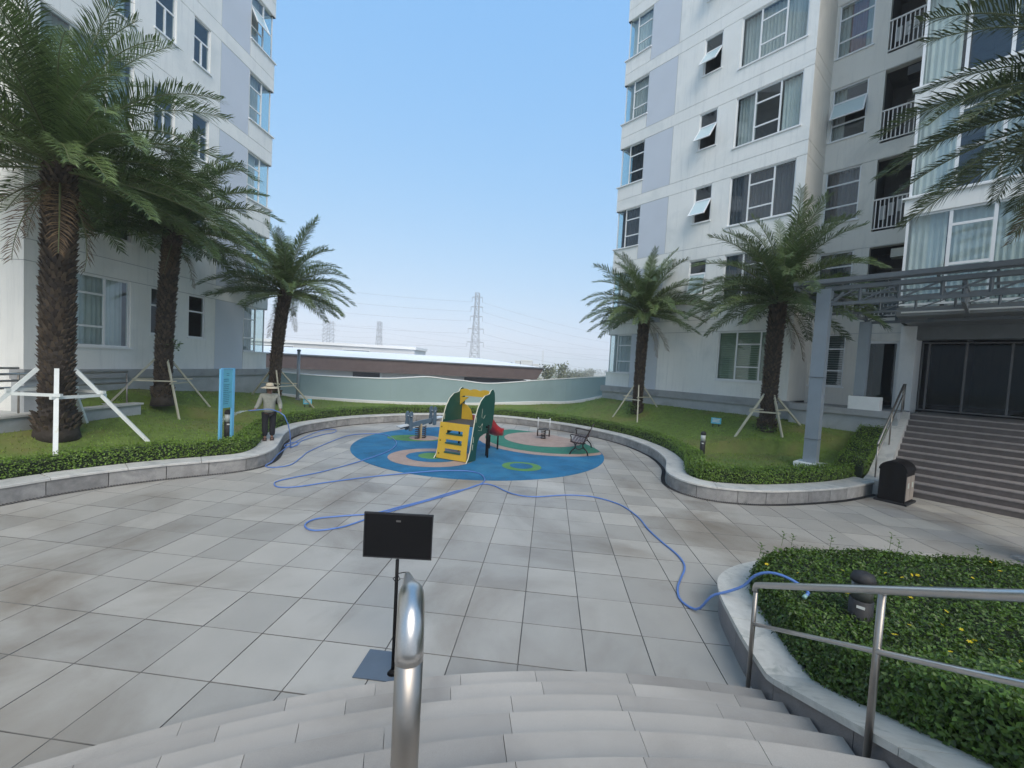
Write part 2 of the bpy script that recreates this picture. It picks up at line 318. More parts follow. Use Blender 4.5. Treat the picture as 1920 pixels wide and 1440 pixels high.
# podium the whole courtyard stands on
mb = MB(); mb.box(-60, 60, -60, 26, -6.9, -.06); tag(put('podium', mb, 'concrete'), kind='structure')
mb = MB(); mb.box(-9.9, 12.5, 1.0, 20.6, -.055, -.012)
plaza = tag(put('plaza', mb, 'joint'), kind='structure')
TX, TY, GAP = .648, .639, .007
ppoly = [tuple(p) for p in K] + [(12.4, 8.4), (12.4, 5.6), (3.0, 5.9), (2.0, 4.9), (2.0, 3.5)] + [(SC[0]+(SR-.05)*cos(a), SC[1]+(SR-.05)*sin(a)) for a in np.linspace(1.5, 2.6, 14)] + [(-9.4, 1.0)]
tiles = []
for i in range(-16, 20):
    for j in range(-4, 30):
        x = -.14+TX*i; y = 3.13+TY*j
        c = np.array([(x+TX*a, y+TY*b) for a in (0, .5, 1) for b in (0, .5, 1)])
        if not inside(c, ppoly).any(): continue
        d = np.hypot(c[:, 0]-CIRC[0], c[:, 1]-CIRC[1])
        if (d < CIRC[2]-.05).all(): continue
        if y > 1.2: tiles.append((x, y))
tiles.sort(key=lambda t: hypot(t[0]+.3, t[1]+.3))
def tile_geo(x0, y0, w, h, z=0., zb=-.03):
    b = .0025
    v = [(x0, y0, zb), (x0+w, y0, zb), (x0+w, y0+h, zb), (x0, y0+h, zb), (x0, y0, z-b), (x0+w, y0, z-b), (x0+w, y0+h, z-b), (x0, y0+h, z-b), (x0+b, y0+b, z), (x0+w-b, y0+b, z), (x0+w-b, y0+h-b, z), (x0+b, y0+h-b, z)]
    f = [(0, 1, 5, 4), (1, 2, 6, 5), (2, 3, 7, 6), (3, 0, 4, 7), (4, 5, 9, 8), (5, 6, 10, 9), (6, 7, 11, 10), (7, 4, 8, 11), (8, 9, 10, 11)]
    return v, f
TMI = [1]*8+[0]
v, f = tile_geo(-(TX-GAP)/2, -(TY-GAP)/2, TX-GAP, TY-GAP); tme = mesh('paving_tile', v, f, ['tile', 'joint'], TMI)
PL = Vector(ROOT['plaza'])
for x, y in tiles[:300]:
    o = link('paving_tile', tme, plaza, Vector((x+TX/2, y+TY/2, random.uniform(-.002, .0015)))-PL)
    o.rotation_euler = (random.gauss(0, .0012), random.gauss(0, .0012), 0)
mb = MB()
for x, y in tiles[300:]:
    v, f = tile_geo(x, y, TX-GAP, TY-GAP, random.uniform(-.002, .0015)); mb.add(v, f[:8], 1); mb.add(v, f[8:], 0)
tag(put('far_paving_tiles', mb, ['tile', 'joint'], plaza), kind='stuff')

# rubber play surface: one disc with inlaid fields, each 3-4 mm above the one below
def disc(mb, cx, cy, rx, ry, z, n=72, rot=0, clip=True):
    P = []
    for k in range(n):
        a = 2*pi*k/n; x = rx*cos(a); y = ry*sin(a); P.append((cx+x*cos(rot)-y*sin(rot), cy+x*sin(rot)+y*cos(rot)))
    if clip:
        Q = []
        for x, y in P:
            dx, dy = x-CIRC[0], y-CIRC[1]; d = hypot(dx, dy); r = CIRC[2]-.03
            Q.append((x, y) if d < r else (CIRC[0]+dx/d*r, CIRC[1]+dy/d*r))
        P = Q
    mb.add([(x, y, z) for x, y in P], [tuple(range(n))])
mb = MB(); mb.lathe([(CIRC[2], -.01), (CIRC[2], .008), (CIRC[2]-.02, .012)], (CIRC[0], CIRC[1], 0), 96)
rub = tag(put('play_surface', mb, 'rub_blue'), kind='structure')
for nm, m, cx, cy, rx, ry, z, rot in (('tan_field', 'rub_tan', .05, 16.15, 2.75, 3.05, .016, .0), ('green_band', 'rub_green', .1, 16.1, 2.5, 2.62, .020, 0), ('tan_oval', 'rub_tan', -.1, 16.1, 1.55, 1.58, .024, 0),
        ('tan_ring', 'rub_tan', -3.33, 11.72, 1.27, 1.18, .0165, 0), ('ring_centre', 'rub_blue', -3.3, 11.78, .80, .70, .0205, 0), ('lime_spot', 'rub_lime', -3.35, 11.85, .42, .4, .0245, 0),
        ('lime_ring', 'rub_lime', -.64, 11.43, .56, .52, .017, 0), ('lime_ring_centre', 'rub_blue', -.65, 11.46, .33, .31, .021, 0),
        ('lime_patch', 'rub_lime', -4.75, 14.45, 1.0, .62, .0168, .2), ('tan_patch', 'rub_tan', -4.45, 14.55, .55, .5, .0208, 0)):
    mb = MB(); disc(mb, cx, cy, rx, ry, z, rot=rot); put(nm, mb, m, rub)

# ------------------------------------------------------------------ kerb, drain, lawn
KH = .32
kerb = thing('kerb_wall', (-3, 20, 0), 'long winding low grey stone kerb wall round the plaza with pale coping', 'kerb')
def along(step0, step1, gap, w0, w1, prof, mat, name):
    """blocks laid along the kerb; prof(inset) gives the cross-section"""
    d = np.r_[0, np.cumsum(np.hypot(*np.diff(K, axis=0).T))]; s = 0
    while s < d[-1]-.2:
        L = random.uniform(step0, step1); e = min(s+L, d[-1])
        q = np.linspace(s+gap/2, e-gap/2, max(3, int(L/.16)))
        c = np.stack([np.interp(q, d, K[:, 0]), np.interp(q, d, K[:, 1])], 1); cc = np.stack([np.interp(q+.01, d, K[:, 0]), np.interp(q+.01, d, K[:, 1])], 1)-np.stack([np.interp(q-.01, d, K[:, 0]), np.interp(q-.01, d, K[:, 1])], 1)
        cc /= np.linalg.norm(cc, axis=1)[:, None]; nn = np.stack([-cc[:, 1], cc[:, 0]], 1)
        m = len(prof); vs = []; jz = random.uniform(-.002, .002)
        for i in range(len(q)):
            for o_, z in prof: vs.append((c[i, 0]+nn[i, 0]*o_, c[i, 1]+nn[i, 1]*o_, z+jz))
        fs = [(i*m+k, i*m+(k+1) % m, (i+1)*m+(k+1) % m, (i+1)*m+k) for i in range(len(q)-1) for k in range(m)]
        fs += [tuple(range(m-1, -1, -1)), tuple((len(q)-1)*m+k for k in range(m))]
        mb = MB(); mb.add(vs, fs); put(name, mb, mat, kerb); s = e
along(.55, .95, .012, 0, 1, [(0, -.03), (0, KH-.045), (.3, KH-.045), (.3, -.03)], 'face_stone', 'face_stone')
along(.9, 1.3, .010, 0, 1, [(-.025, KH-.045), (-.025, KH-.008), (-.015, KH), (.46, KH), (.46, KH-.045)], 'coping', 'coping')
# drain channel at the kerb foot
mb = MB(); o0, o1 = offset(K, -.13), offset(K, -.035); ribbon(mb, o0, .004, o1, .004)
tag(put('drain_channel', mb, 'joint'), kind='structure')
drain = bpy.data.objects['drain_channel']
d = np.r_[0, np.cumsum(np.hypot(*np.diff(K, axis=0).T))]; mb = MB()
for s in np.arange(0, d[-1], .045):
    i = min(max(int(np.searchsorted(d, s)), 1), len(K)-1)
    f_ = (s-d[i-1])/(d[i]-d[i-1]); a = o0[i-1]+(o0[i]-o0[i-1])*f_; b = o1[i-1]+(o1[i]-o1[i-1])*f_
    mb.beam((a[0], a[1], .008), (b[0], b[1], .008), .018, .006)
for oo in (o0, o1): ribbon(mb, oo, .0095, offset(oo, .012), .0095)
tag(put('grate_bars', mb, 'grate', drain), kind='stuff')

lawn_poly = [tuple(p) for p in offset(K, .56)] + [WR(-2.6, -3.3, 0)[:2], WR(-2.6, .2, 0)[:2], WR(.1, .5, 0)[:2], WR(8.6, .4, 0)[:2], (3.2, 22.6), (1.9, 23.3), (.7, 23.7), (-3.1, 23.7), (-6.2, 22.7), (-9.3, 21), (-12.2, 18.5), (-13.2, 17.4), (-13.2, 9.5), (-12.0, 4.0), (-10.5, 3.6)]
def grid_sheet(poly, zf, x0, x1, y0, y1, st):
    xs = np.arange(x0, x1+st, st); ys = np.arange(y0, y1+st, st); X, Y = np.meshgrid(xs, ys, indexing='ij')
    P = np.stack([X.ravel(), Y.ravel()], 1); Z = zf(P); nx, ny = X.shape
    ii, jj = np.meshgrid(np.arange(nx-1), np.arange(ny-1), indexing='ij'); a = (ii*ny+jj).ravel()
    cen = P[a]+st/2; ok = inside(cen, poly); a = a[ok]
    return np.c_[P, Z], np.stack([a, a+ny, a+ny+1, a+1], 1)
def lz_bumpy(P): return lawn_z(P)+.02*np.sin(P[:, 0]*2.1+1.3*np.sin(P[:, 1]*1.7))*np.cos(P[:, 1]*1.9)
v, f = grid_sheet(lawn_poly, lz_bumpy, -13.6, 12, 3.5, 24, .2)
lawn = tag(link('lawn', fast_mesh('lawn', v, f, 'soil_grass')), kind='structure')
lawn.data.polygons.foreach_set('use_smooth', [True]*len(lawn.data.polygons))
N = 150000
P = np.c_[rng.uniform(-13, 11.5, N), rng.uniform(4, 23.6, N)]; P = P[inside(P, lawn_poly)]
keep = rng.random(len(P)) < np.clip(11/np.hypot(P[:, 0], P[:, 1]), .3, 1)*.9; P = P[keep]; n = len(P)
Z = lz_bumpy(P); h = rng.uniform(.025, .06, n); an = rng.uniform(0, 2*pi, n); w = .011
dx, dy = np.cos(an)*w, np.sin(an)*w; lx, ly = rng.normal(0, .022, n), rng.normal(0, .022, n)
v = np.stack([np.c_[P[:, 0]-dx, P[:, 1]-dy, Z-.01], np.c_[P[:, 0]+dx, P[:, 1]+dy, Z-.01], np.c_[P[:, 0]+lx, P[:, 1]+ly, Z+h]], 1).reshape(-1, 3)
gr = link('grass', fast_mesh('grass', v, np.arange(3*n).reshape(-1, 3), 'grass')); tag(gr, 'short mown green grass covering the sloping lawns', 'grass', kind='stuff')

# hedge strip behind the kerb
HP = K[3:]
def hedge_strip(name, path, o_in, o_out, zb, h, label, dens=1500, size=.046, mat='hedge_leaf'):
    m = len(path); zb = np.broadcast_to(np.asarray(zb, float), m)
    root = thing(name, (*path[m//2], zb[m//2]), label, 'hedge'); A, Bq = offset(path, o_in), offset(path, o_out)
    wob = h*(1+.06*np.sin(np.arange(m)*.9)+.05*np.sin(np.arange(m)*.31+1))
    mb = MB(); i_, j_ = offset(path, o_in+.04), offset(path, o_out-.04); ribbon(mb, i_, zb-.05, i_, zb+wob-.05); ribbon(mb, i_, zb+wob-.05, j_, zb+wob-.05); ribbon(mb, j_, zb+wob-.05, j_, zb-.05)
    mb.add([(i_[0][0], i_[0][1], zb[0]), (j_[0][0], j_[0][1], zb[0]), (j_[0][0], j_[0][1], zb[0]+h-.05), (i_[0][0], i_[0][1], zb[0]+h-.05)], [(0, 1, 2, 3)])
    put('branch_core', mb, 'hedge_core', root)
    d = np.r_[0, np.cumsum(np.hypot(*np.diff(path, axis=0).T))]
    def at(s, arr): return np.stack([np.interp(s, d, arr[:, 0]), np.interp(s, d, arr[:, 1])], 1)
    t = np.gradient(path, axis=0); t /= np.linalg.norm(t, axis=1)[:, None]; nl = np.stack([-t[:, 1], t[:, 0]], 1)
    PP = []; NN = []
    wd = o_out-o_in
    for kind, area in (('top', wd), ('in', h), ('out', h)):
        q = int(d[-1]*area*dens*(1 if kind != 'out' else .6)); s = rng.uniform(0, d[-1], q); hh = np.interp(s, d, wob); zz = np.interp(s, d, zb)
        if kind == 'top':
            r = rng.random(q)[:, None]; p = at(s, A)*(1-r)+at(s, Bq)*r; z = zz+hh+rng.normal(0, .03, q)-.03*(np.abs(r[:, 0]-.5)*2)**4; nn = np.c_[np.zeros((q, 2)), np.ones(q)]
        else:
            p = at(s, A if kind == 'in' else Bq); nn2 = np.stack([np.interp(s, d, nl[:, 0]), np.interp(s, d, nl[:, 1])], 1)*(-1 if kind == 'in' else 1)
            p = p+nn2*rng.normal(-.01, .02, q)[:, None]; z = zz+rng.uniform(0, 1, q)*hh; nn = np.c_[nn2, np.full(q, .4)]
        PP.append(np.c_[p, z]); NN.append(nn)
    v, f = leaf_cloud(np.concatenate(PP), np.concatenate(NN), size)
    L = ROOT[root.name]; o = link('foliage', fast_mesh('foliage', v-np.array(L), f, mat), root); tag(o, kind='stuff')
    return root
hedge_strip('clipped_hedge', HP, .47, .95, KH, .30, 'long clipped dark green hedge following the kerb around the plaza')
# hedge climbing beside the entrance stairs
pth = spline([WR(-2.05, -3.1, 0)[:2], WR(-2.1, -.45, 0)[:2]], .15)
hedge_strip('clipped_hedge', pth, -.65, 0, np.linspace(KH, 1.25, len(pth)), .34, 'clipped green hedge climbing beside the entrance stairs and white stringer')

# ------------------------------------------------------------------ curved front steps
RISE, TREAD, NST = .15, .31, 8
def arc_pts(r, a0, a1, n): return [(SC[0]+r*cos(a), SC[1]+r*sin(a)) for a in np.linspace(a0, a1, n)]
def ang_at_x(r, x): return math.acos(max(-1, min(1, (x-SC[0])/r)))
mb = MB()
for k in range(1, NST+1):
    r = SR-TREAD*(k-1)-.03; P = arc_pts(r, ang_at_x(r, 1.99), 2.75, 40); n = len(P)
    ring = P + [(SC[0]-3, SC[1]), (1.99, SC[1])]
    m = len(ring); mb.add([(x, y, RISE*(k-1)-.02) for x, y in ring]+[(x, y, RISE*k-.03) for x, y in ring], [tuple(range(m, 2*m))]+[(i, (i+1) % m, (i+1) % m+m, i+m) for i in range(m)])
steps = tag(put('front_steps', mb, 'joint'), kind='structure')
for k in range(1, NST+1):
    r = SR-TREAD*(k-1); ri = r-TREAD-.06 if k < NST else r-1.1; z = RISE*k; a = ang_at_x(r, 1.985); a1 = 2.72; first = True
    while a < a1:
        L = (random.uniform(.62, .86) if not first else random.uniform(.35, .8))/r; e = min(a+L, a1); g = .0018/r; first = False
        aa = np.linspace(a+g, e-g, 6); prof = [(r, z-RISE+.004), (r, z-.012), (r-.01, z-.001), (ri, z-.001), (ri, z-RISE+.004)]; m = 5
        vs = [(SC[0]+q*cos(t), SC[1]+q*sin(t), zz) for t in aa for q, zz in prof]
        fs = [(i*m+j, i*m+(j+1) % m, (i+1)*m+(j+1) % m, (i+1)*m+j) for i in range(5) for j in range(m)]+[tuple(range(m-1, -1, -1)), tuple(5*m+j for j in range(m))]
        mb = MB(); mb.add(vs, fs); o = put('step_slab', mb, 'slab', steps); o.location.z += random.uniform(-.0015, .0015); a = e

# ------------------------------------------------------------------ planter at the right of the steps
PK = spline([(2.0, .2), (2.0, 2.0), (2.0, 3.0), (2.02, 3.9), (2.07, 4.4), (2.14, 4.85), (2.30, 5.25), (2.75, 5.65), (3.4, 5.88), (5, 6.05), (8, 6.0), (12, 5.8)], .1)
def pk_z(y): return .345+np.maximum(0, 3.53-np.asarray(y))*.457
planter = thing('planter_wall', (2.2, 4.2, 0), 'pale stone planter kerb sloping up beside the curved steps at right', 'planter')
dk = np.r_[0, np.cumsum(np.hypot(*np.diff(PK, axis=0).T))]
def pk_blocks(L0, L1, gap, o0, o1, zlo, zhi, mat, name, over=0.):
    s = 0
    while s < dk[-1]-.1:
        e = min(s+random.uniform(L0, L1), dk[-1]); q = np.linspace(s+gap, e-gap, max(3, int((e-s)/.1)))
        A = offset(PK, o0); Bq = offset(PK, o1); fa = lambda R_: np.stack([np.interp(q, dk, R_[:, 0]), np.interp(q, dk, R_[:, 1])], 1)
        a, b, c = fa(A), fa(Bq), fa(PK); top = pk_z(c[:, 1]); m = 4; vs = []
        for i in range(len(q)):
            z1 = top[i]+zhi; z0 = (top[i]+zlo) if zlo is not None else -.03
            vs += [(a[i, 0], a[i, 1], z0), (a[i, 0], a[i, 1], z1), (b[i, 0], b[i, 1], z1), (b[i, 0], b[i, 1], z0)]
        fs = [(i*m+j, i*m+(j+1) % m, (i+1)*m+(j+1) % m, (i+1)*m+j) for i in range(len(q)-1) for j in range(m)]+[(3, 2, 1, 0), tuple((len(q)-1)*m+j for j in range(m))]
        mb = MB(); mb.add(vs, fs); put(name, mb, mat, planter); s = e
pk_blocks(.75, 1.0, .003, 0, -.28, None, -.05, 'planter_granite', 'face_stone')
pk_blocks(.9, 1.3, .003, .03, -.34, -.05, 0, 'marble', 'coping')
inner = offset(PK, -.36)
bed_poly = [tuple(p) for p in inner] + [(12, .2)]
def bed_top(P): return pk_z(P[:, 1])-.02+.36+.03*np.sin(P[:, 0]*5+np.sin(P[:, 1]*4)*1.5)*np.cos(P[:, 1]*4.3)
bed = thing('planter_shrubs', (3.6, 4.2, .3), 'dense green groundcover shrubs with tiny yellow flowers in the planter', 'shrubs')
BL = np.array(ROOT[bed.name])
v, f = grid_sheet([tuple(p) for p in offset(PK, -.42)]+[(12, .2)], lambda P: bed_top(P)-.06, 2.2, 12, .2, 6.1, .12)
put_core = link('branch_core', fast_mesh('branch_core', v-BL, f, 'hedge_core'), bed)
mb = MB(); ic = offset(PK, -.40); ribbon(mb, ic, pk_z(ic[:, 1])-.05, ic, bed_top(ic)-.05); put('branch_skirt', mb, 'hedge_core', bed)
n = 150000; P = np.c_[rng.uniform(2.3, 9.5, n), rng.uniform(.8, 6, n)]; P = P[inside(P, bed_poly)]; dd = np.hypot(P[:, 0], P[:, 1]); P = P[rng.random(len(P)) < np.clip(4.2/dd, .25, 1)]
top = np.c_[P, bed_top(P)+rng.normal(0, .02, len(P))]; nt_ = np.tile((0, 0, 1.), (len(P), 1))
q = 34000; s = rng.uniform(0, 9.5, q); ii = np.stack([np.interp(s, dk, inner[:, 0]), np.interp(s, dk, inner[:, 1])], 1); tt = np.gradient(PK, axis=0); tt /= np.linalg.norm(tt, axis=1)[:, None]
nn = np.stack([np.interp(s, dk, -tt[:, 1]), np.interp(s, dk, tt[:, 0])], 1); rr = rng.random(q)
zz = pk_z(ii[:, 1])-.03+rr*(bed_top(ii)-pk_z(ii[:, 1])+.03); ii = ii+nn*rng.normal(.0, .025, q)[:, None]-nn*(rr**4*.05)[:, None]
v, f = leaf_cloud(np.r_[top, np.c_[ii, zz]], np.r_[nt_, np.c_[nn, np.full(q, .5)]], .038, .6, .5)
tag(link('foliage', fast_mesh('foliage', v-BL, f, 'planter_leaf'), bed), kind='stuff')
v = []; f = []
for k in range(6):
    a = 2*pi*k/6; n0 = len(v); v += [(0, 0, 0), (.014*cos(a-.4), .014*sin(a-.4), .006), (.024*cos(a), .024*sin(a), .004), (.014*cos(a+.4), .014*sin(a+.4), .006)]; f += [(n0, n0+1, n0+2, n0+3)]
fme = mesh('flower', v, f, 'petal')
for k in range(110):
    x = random.uniform(2.6, 7.5); y = random.uniform(1.2, 5.6)
    if not inside([(x, y)], bed_poly)[0] or hypot(x, y) < 2.6: continue
    o = link('flower', fme, bed, Vector((x, y, float(bed_top(np.array([(x, y)]))[0])+.045))-Vector(BL)); o.rotation_euler = (random.gauss(0, .4), random.gauss(0, .4), random.random()*6); sc_ = random.uniform(.65, 1.1); o.scale = (sc_,)*3
for x, y, h in ((3.2, 5.65, .12), (3.35, 5.7, .09), (4.6, 5.75, .2), (4.7, 5.75, .13), (2.75, 5.3, .1), (5.6, 5.7, .12), (6.4, 5.7, .14), (3.9, 5.8, .1)):
    z = float(bed_top(np.array([(x, y)]))[0]); mb = MB(); mb.tube([(x, y, z-.05), (x+.01, y, z+h*.5), (x+.025, y+.01, z+h)], .003, 4)
    for k in range(7):
        t = .35+.65*k/6; a = k*2.4; p = Vector((x+.02*t, y, z+h*t)); e = p+Vector((cos(a)*.045, sin(a)*.045, .02)); w = Vector((-sin(a), cos(a), 0))*.014
        mb.add([p, (p+e)/2+w, e, (p+e)/2-w], [(0, 1, 2, 3)])
    tag(put('sprig', mb, 'planter_leaf', bed), kind='stuff')

# stainless handrail on the planter side
hr = thing('stair_handrail', (2.05, 3.95, 0), 'stainless steel stair handrail with two rails in front of the planter', 'handrail')
ptop = lambda y: .99+(3.78-y)*.519
RX = 1.955
for y, zb in ((3.78, 0), (2.46, RISE*4), (1.15, RISE*8)):
    mb = MB(); mb.tube([(RX, y, zb), (RX, y, ptop(y)-.02)], .019, 12); put('post', mb, 'steel_dull', hr, True)
mb = MB(); rp = [(RX, 3.785, ptop(3.78)-.06), (RX, 3.783, ptop(3.78)-.02), (RX, 3.77, ptop(3.77)-.002)]+[(RX, y, ptop(y)) for y in (3.7, 3.0, 2.0, 1.1)]; mb.tube(rp, .0255, 14); put('top_rail', mb, 'steel', hr, True)
mb = MB(); mb.tube([(RX, y, ptop(y)-.36) for y in (3.78, 3.0, 2.0, 1.1)], .016, 12); put('middle_rail', mb, 'steel', hr, True)

# central handrail: near post, elbow and rail running down radially
rd = Vector((-.32, .947, 0)); P0 = Vector((-.268, .84, 0))
cr = thing('central_handrail', (P0.x, P0.y, RISE*8), 'stainless steel post and handrail in the near foreground running down the steps', 'handrail')
zt = 2.295
pts = [(P0.x, P0.y, RISE*8-.01), (P0.x, P0.y, 2.0), (P0.x, P0.y, zt-.115)]
mb = MB(); mb.tube(pts, .030, 24); put('near_post', mb, 'steel_dull', cr, True)
mb = MB(); el = []; 
for k in range(9):
    a = radians(180-k*(118/8)); el.append(P0+Vector((0, 0, zt-.115))+rd*(.075+.075*cos(a))+Vector((0, 0, .075*sin(a)*1.25)))
e0 = Vector(el[-1]); far = P0+rd*2.72; far.z = .95
el += [e0+(far-e0)*.1, e0+(far-e0)*.5, far]
mb.tube(el, [.0305]*9+[.0265]*3, 20); put('top_rail', mb, 'steel', cr, True)
mb = MB(); mb.tube([far+Vector((0, 0, 0)), far+rd*.06+Vector((0, 0, -.05)), (far.x+rd.x*.07, far.y+rd.y*.07, .0)], .02, 10); put('far_post', mb, 'steel_dull', cr, True)
mb = MB(); mid = P0+rd*1.35; mb.tube([(mid.x, mid.y, RISE*4-.01), (mid.x, mid.y, 1.62)], .019, 10); put('middle_post', mb, 'steel_dull', cr, True)

# black stand with blank board
st = thing('sign_stand', (-1.23, 3.44, 0), 'blank black board on a thin black pole stand before the steps', 'sign stand')
mb = MB(); mb.box(-1.58, -1.20, 3.36, 3.72, .003, .012); put('base_plate', mb, 'base_plate', st)
mb = MB(); mb.tube([(-1.25, 3.46, .01), (-1.255, 3.47, 1.05)], .016, 10); put('pole', mb, 'black', st, True)
mb = MB(); mb.tube([(-1.25, 3.46, .012), (-1.25, 3.46, .05)], [.05, .018], 10); put('foot', mb, 'black', st, True)
def WB(a, t, b): return (-1.27+a*.995-t*.09, 3.50+a*.09+t*.995, 1.25+b)
mb = MB(); mb.prism([(-.31, -.205), (.30, -.205), (.31, .205), (-.31, .205)], 0, .018, WB); put('board', mb, 'black', st)
mb = MB()
for a in ((-.31, -.3, -.205, .205), (.3, .31, -.205, .205), (-.3, .3, .192, .205), (-.3, .3, -.205, -.195)): mb.prism([(a[0], a[2]), (a[1], a[2]), (a[1], a[3]), (a[0], a[3])], -.004, -.0005, WB)
put('board_frame', mb, 'black_rough', st)
mb = MB(); mb.prism([(-.02, .13), (.02, .13), (.02, .145), (-.02, .145)], -.006, -.001, WB); put('clip', mb, 'steel_dull', st)
mb = MB(); mb.tube([(-1.25, 3.45, .92), (-1.22, 3.43, .95), (-1.19, 3.46, .945), (-1.17, 3.5, .93)], .004, 6); mb.tube([(-1.25, 3.44, .86), (-1.285, 3.46, .88), (-1.25, 3.49, .9), (-1.22, 3.46, .88), (-1.25, 3.44, .86)], .004, 6); put('tie_wire', mb, 'black', st)

# ------------------------------------------------------------------ buildings
FH = 3.165
def wallcells(x0, x1, z0, z1, feats, W, base=0., reveal=.16):
    """facade sheet with openings, grooves and inset fields. feats: (x0,x1,z0,z1,kind[,key]); kind hole/groove/panel/proud"""
    xs = sorted({x0, x1} | {min(max(v, x0), x1) for f in feats for v in f[:2]}); zs = sorted({z0, z1} | {min(max(v, z0), z1) for f in feats for v in f[2:4]})
    nx, nz = len(xs)-1, len(zs)-1; D = {}
    for i in range(nx):
        for j in range(nz):
            cx, cz = (xs[i]+xs[i+1])/2, (zs[j]+zs[j+1])/2; d, key = 0., 'wall'
            for ft in feats:
                if ft[0] < cx < ft[1] and ft[2] < cz < ft[3]:
                    if ft[4] == 'hole': d, key = None, None; break
                    if ft[4] == 'groove': d, key = .018, 'groove'
                    elif ft[4] == 'panel' and key != 'groove': d, key = .004, ft[5]
                    elif ft[4] == 'proud': d, key = -ft[5], 'wall'
            D[i, j] = (d, key)
    out = {}
    def quad(key, P): out.setdefault(key, MB()).add([W(*p) for p in P], [(0, 1, 2, 3)])
    for (i, j), (d, key) in D.items():
        a, b, c, e = xs[i], xs[i+1], zs[j], zs[j+1]
        if d is not None: quad(key, [(a, base+d, c), (b, base+d, c), (b, base+d, e), (a, base+d, e)])
        for (ni, nj, P) in ((i+1, j, lambda p, q: [(b, p, c), (b, q, c), (b, q, e), (b, p, e)]), (i, j+1, lambda p, q: [(a, p, e), (b, p, e), (b, q, e), (a, q, e)])):
            if (ni, nj) in D:
                d2, k2 = D[ni, nj]
                if d != d2:
                    lo = [x for x in (d, d2) if x is not None]
                    if len(lo) == 2: quad('wall', P(base+lo[0], base+lo[1]))
                    else: quad('wall', P(base+lo[0], base+reveal))
    return out
def place_wall(root, out, names):
    for key, mb in out.items():
        if key in ('wall', 'groove'): put(names.get(key, key), mb, names.get(key+'_m', key), root)
        else: put('colour_panel', mb, 'panel', root)
def curtain(parent, W, x0, x1, z0, z1, y, mat, amp=.03, per=.13, gather=0.):
    n = max(6, int((x1-x0)/per*6)); ph = random.random()*6; mb = MB(); vs = []
    for r_, z in enumerate((z0, (z0+z1)/2, z1)):
        for i in range(n+1):
            t = i/n; x = x0+(x1-x0)*t; xx = x
            if gather: xx = x + gather*(1-abs(r_-1)*.6)*(t if gather < 0 else (1-t))*(x1-x0)*.3
            vs.append(W(xx, y+amp*sin(2*pi*(x-x0)/per+ph+.6*sin(x*7))+(.012*sin(x*19)), z))
    m = n+1; mb.add(vs, [(r_*m+i, r_*m+i+1, (r_+1)*m+i+1, (r_+1)*m+i) for r_ in range(2) for i in range(n)])
    return put('curtain', mb, mat, parent, True)
def bars(mb, W, rects, y0, y1):
    for (a, b, c, e) in rects: mb.box(a, b, y0, y1, c, e, W)
def window(root, W, x0, x1, z0, z1, cells, base=0., curt=(), sash=None, gl='glass', fm='frame', fr=.045, sill=True, y=.07, proud=.0, blind=None):
    """cells: list of pane rectangles (a,b,c,e) in 0..1 of the opening; frame bars run round every pane"""
    X = lambda t: x0+(x1-x0)*t
    Z = lambda t: z0+(z1-z0)*t
    mb = MB(); yy = base+y
    bars(mb, W, [(x0, x1, z0, z0+fr), (x0, x1, z1-fr, z1), (x0, x0+fr, z0+fr, z1-fr), (x1-fr, x1, z0+fr, z1-fr)], yy-.03, yy+.03)
    for (a, b, c, e) in cells:
        if a > .01: mb.box(X(a)-fr*.6, X(a)+fr*.6, yy-.025, yy+.025, Z(c)+.001, Z(e)-.001, W)
        if c > .01: mb.box(X(a)+fr*.6, X(b)-fr*.6, yy-.022, yy+.022, Z(c)-fr*.6, Z(c)+fr*.6, W)
    win = put('window', mb, fm, root)
    for i, (a, b, c, e) in enumerate(cells):
        if sash is not None and i == sash[0]:
            ang = radians(sash[1]); h = Z(e)-Z(c); ax, bx = X(a)+.02, X(b)-.02; hz = Z(e)-.02
            def WS(x, t, q): return W(x, yy-.03-q*sin(ang)-t*cos(ang), hz-q*cos(ang)+t*sin(ang))
            mb = MB()
            for r_ in ((ax, bx, 0, .045), (ax, bx, h-.06, h-.015), (ax, ax+.045, .045, h-.06), (bx-.045, bx, .045, h-.06)): mb.box(r_[0], r_[1], -.018, .018, r_[2], r_[3], WS)
            put('open_sash', mb, 'frame', win)
            mb = MB(); mb.add([WS(ax+.04, 0, .04), WS(bx-.04, 0, .04), WS(bx-.04, 0, h-.055), WS(ax+.04, 0, h-.055)], [(0, 1, 2, 3)]); put('pane', mb, 'sash_sky_glass', win)
        else:
            mb = MB(); mb.add([W(X(a)+.01, yy, Z(c)+.01), W(X(b)-.01, yy, Z(c)+.01), W(X(b)-.01, yy, Z(e)-.01), W(X(a)+.01, yy, Z(e)-.01)], [(0, 1, 2, 3)]); put('pane', mb, gl, win)
    if sill: mb = MB(); mb.box(x0-.05, x1+.05, base-.045, base+.05, z0-.055, z0-.001, W); put('sill', mb, 'frame', win)
    for (a, b, m) in curt: curtain(win, W, X(a), X(b), z0-.02, z1+.02, base+.30, m, gather=0)
    if blind:
        mb = MB(); k = int((z1-z0)/.09)
        for i in range(k): mb.box(x0+.03, x1-.03, base+.16, base+.175, z0+(z1-z0)*i/k, z0+(z1-z0)*(i+.86)/k, W)
        put('blind', mb, blind, win)
    return win
BIG = [(0, .31, 0, 1), (.31, .69, 0, .28), (.31, .69, .28, .74), (.31, .69, .74, 1), (.69, 1, 0, 1)]
SMALL = [(0, 1, 0, .62), (0, 1, .62, 1)]
SMALL3 = [(0, .5, 0, .58), (.5, 1, 0, .58), (0, 1, .58, 1)]
CORN = [(0, 1, 0, .30), (0, 1, .30, .72), (0, 1, .72, 1)]

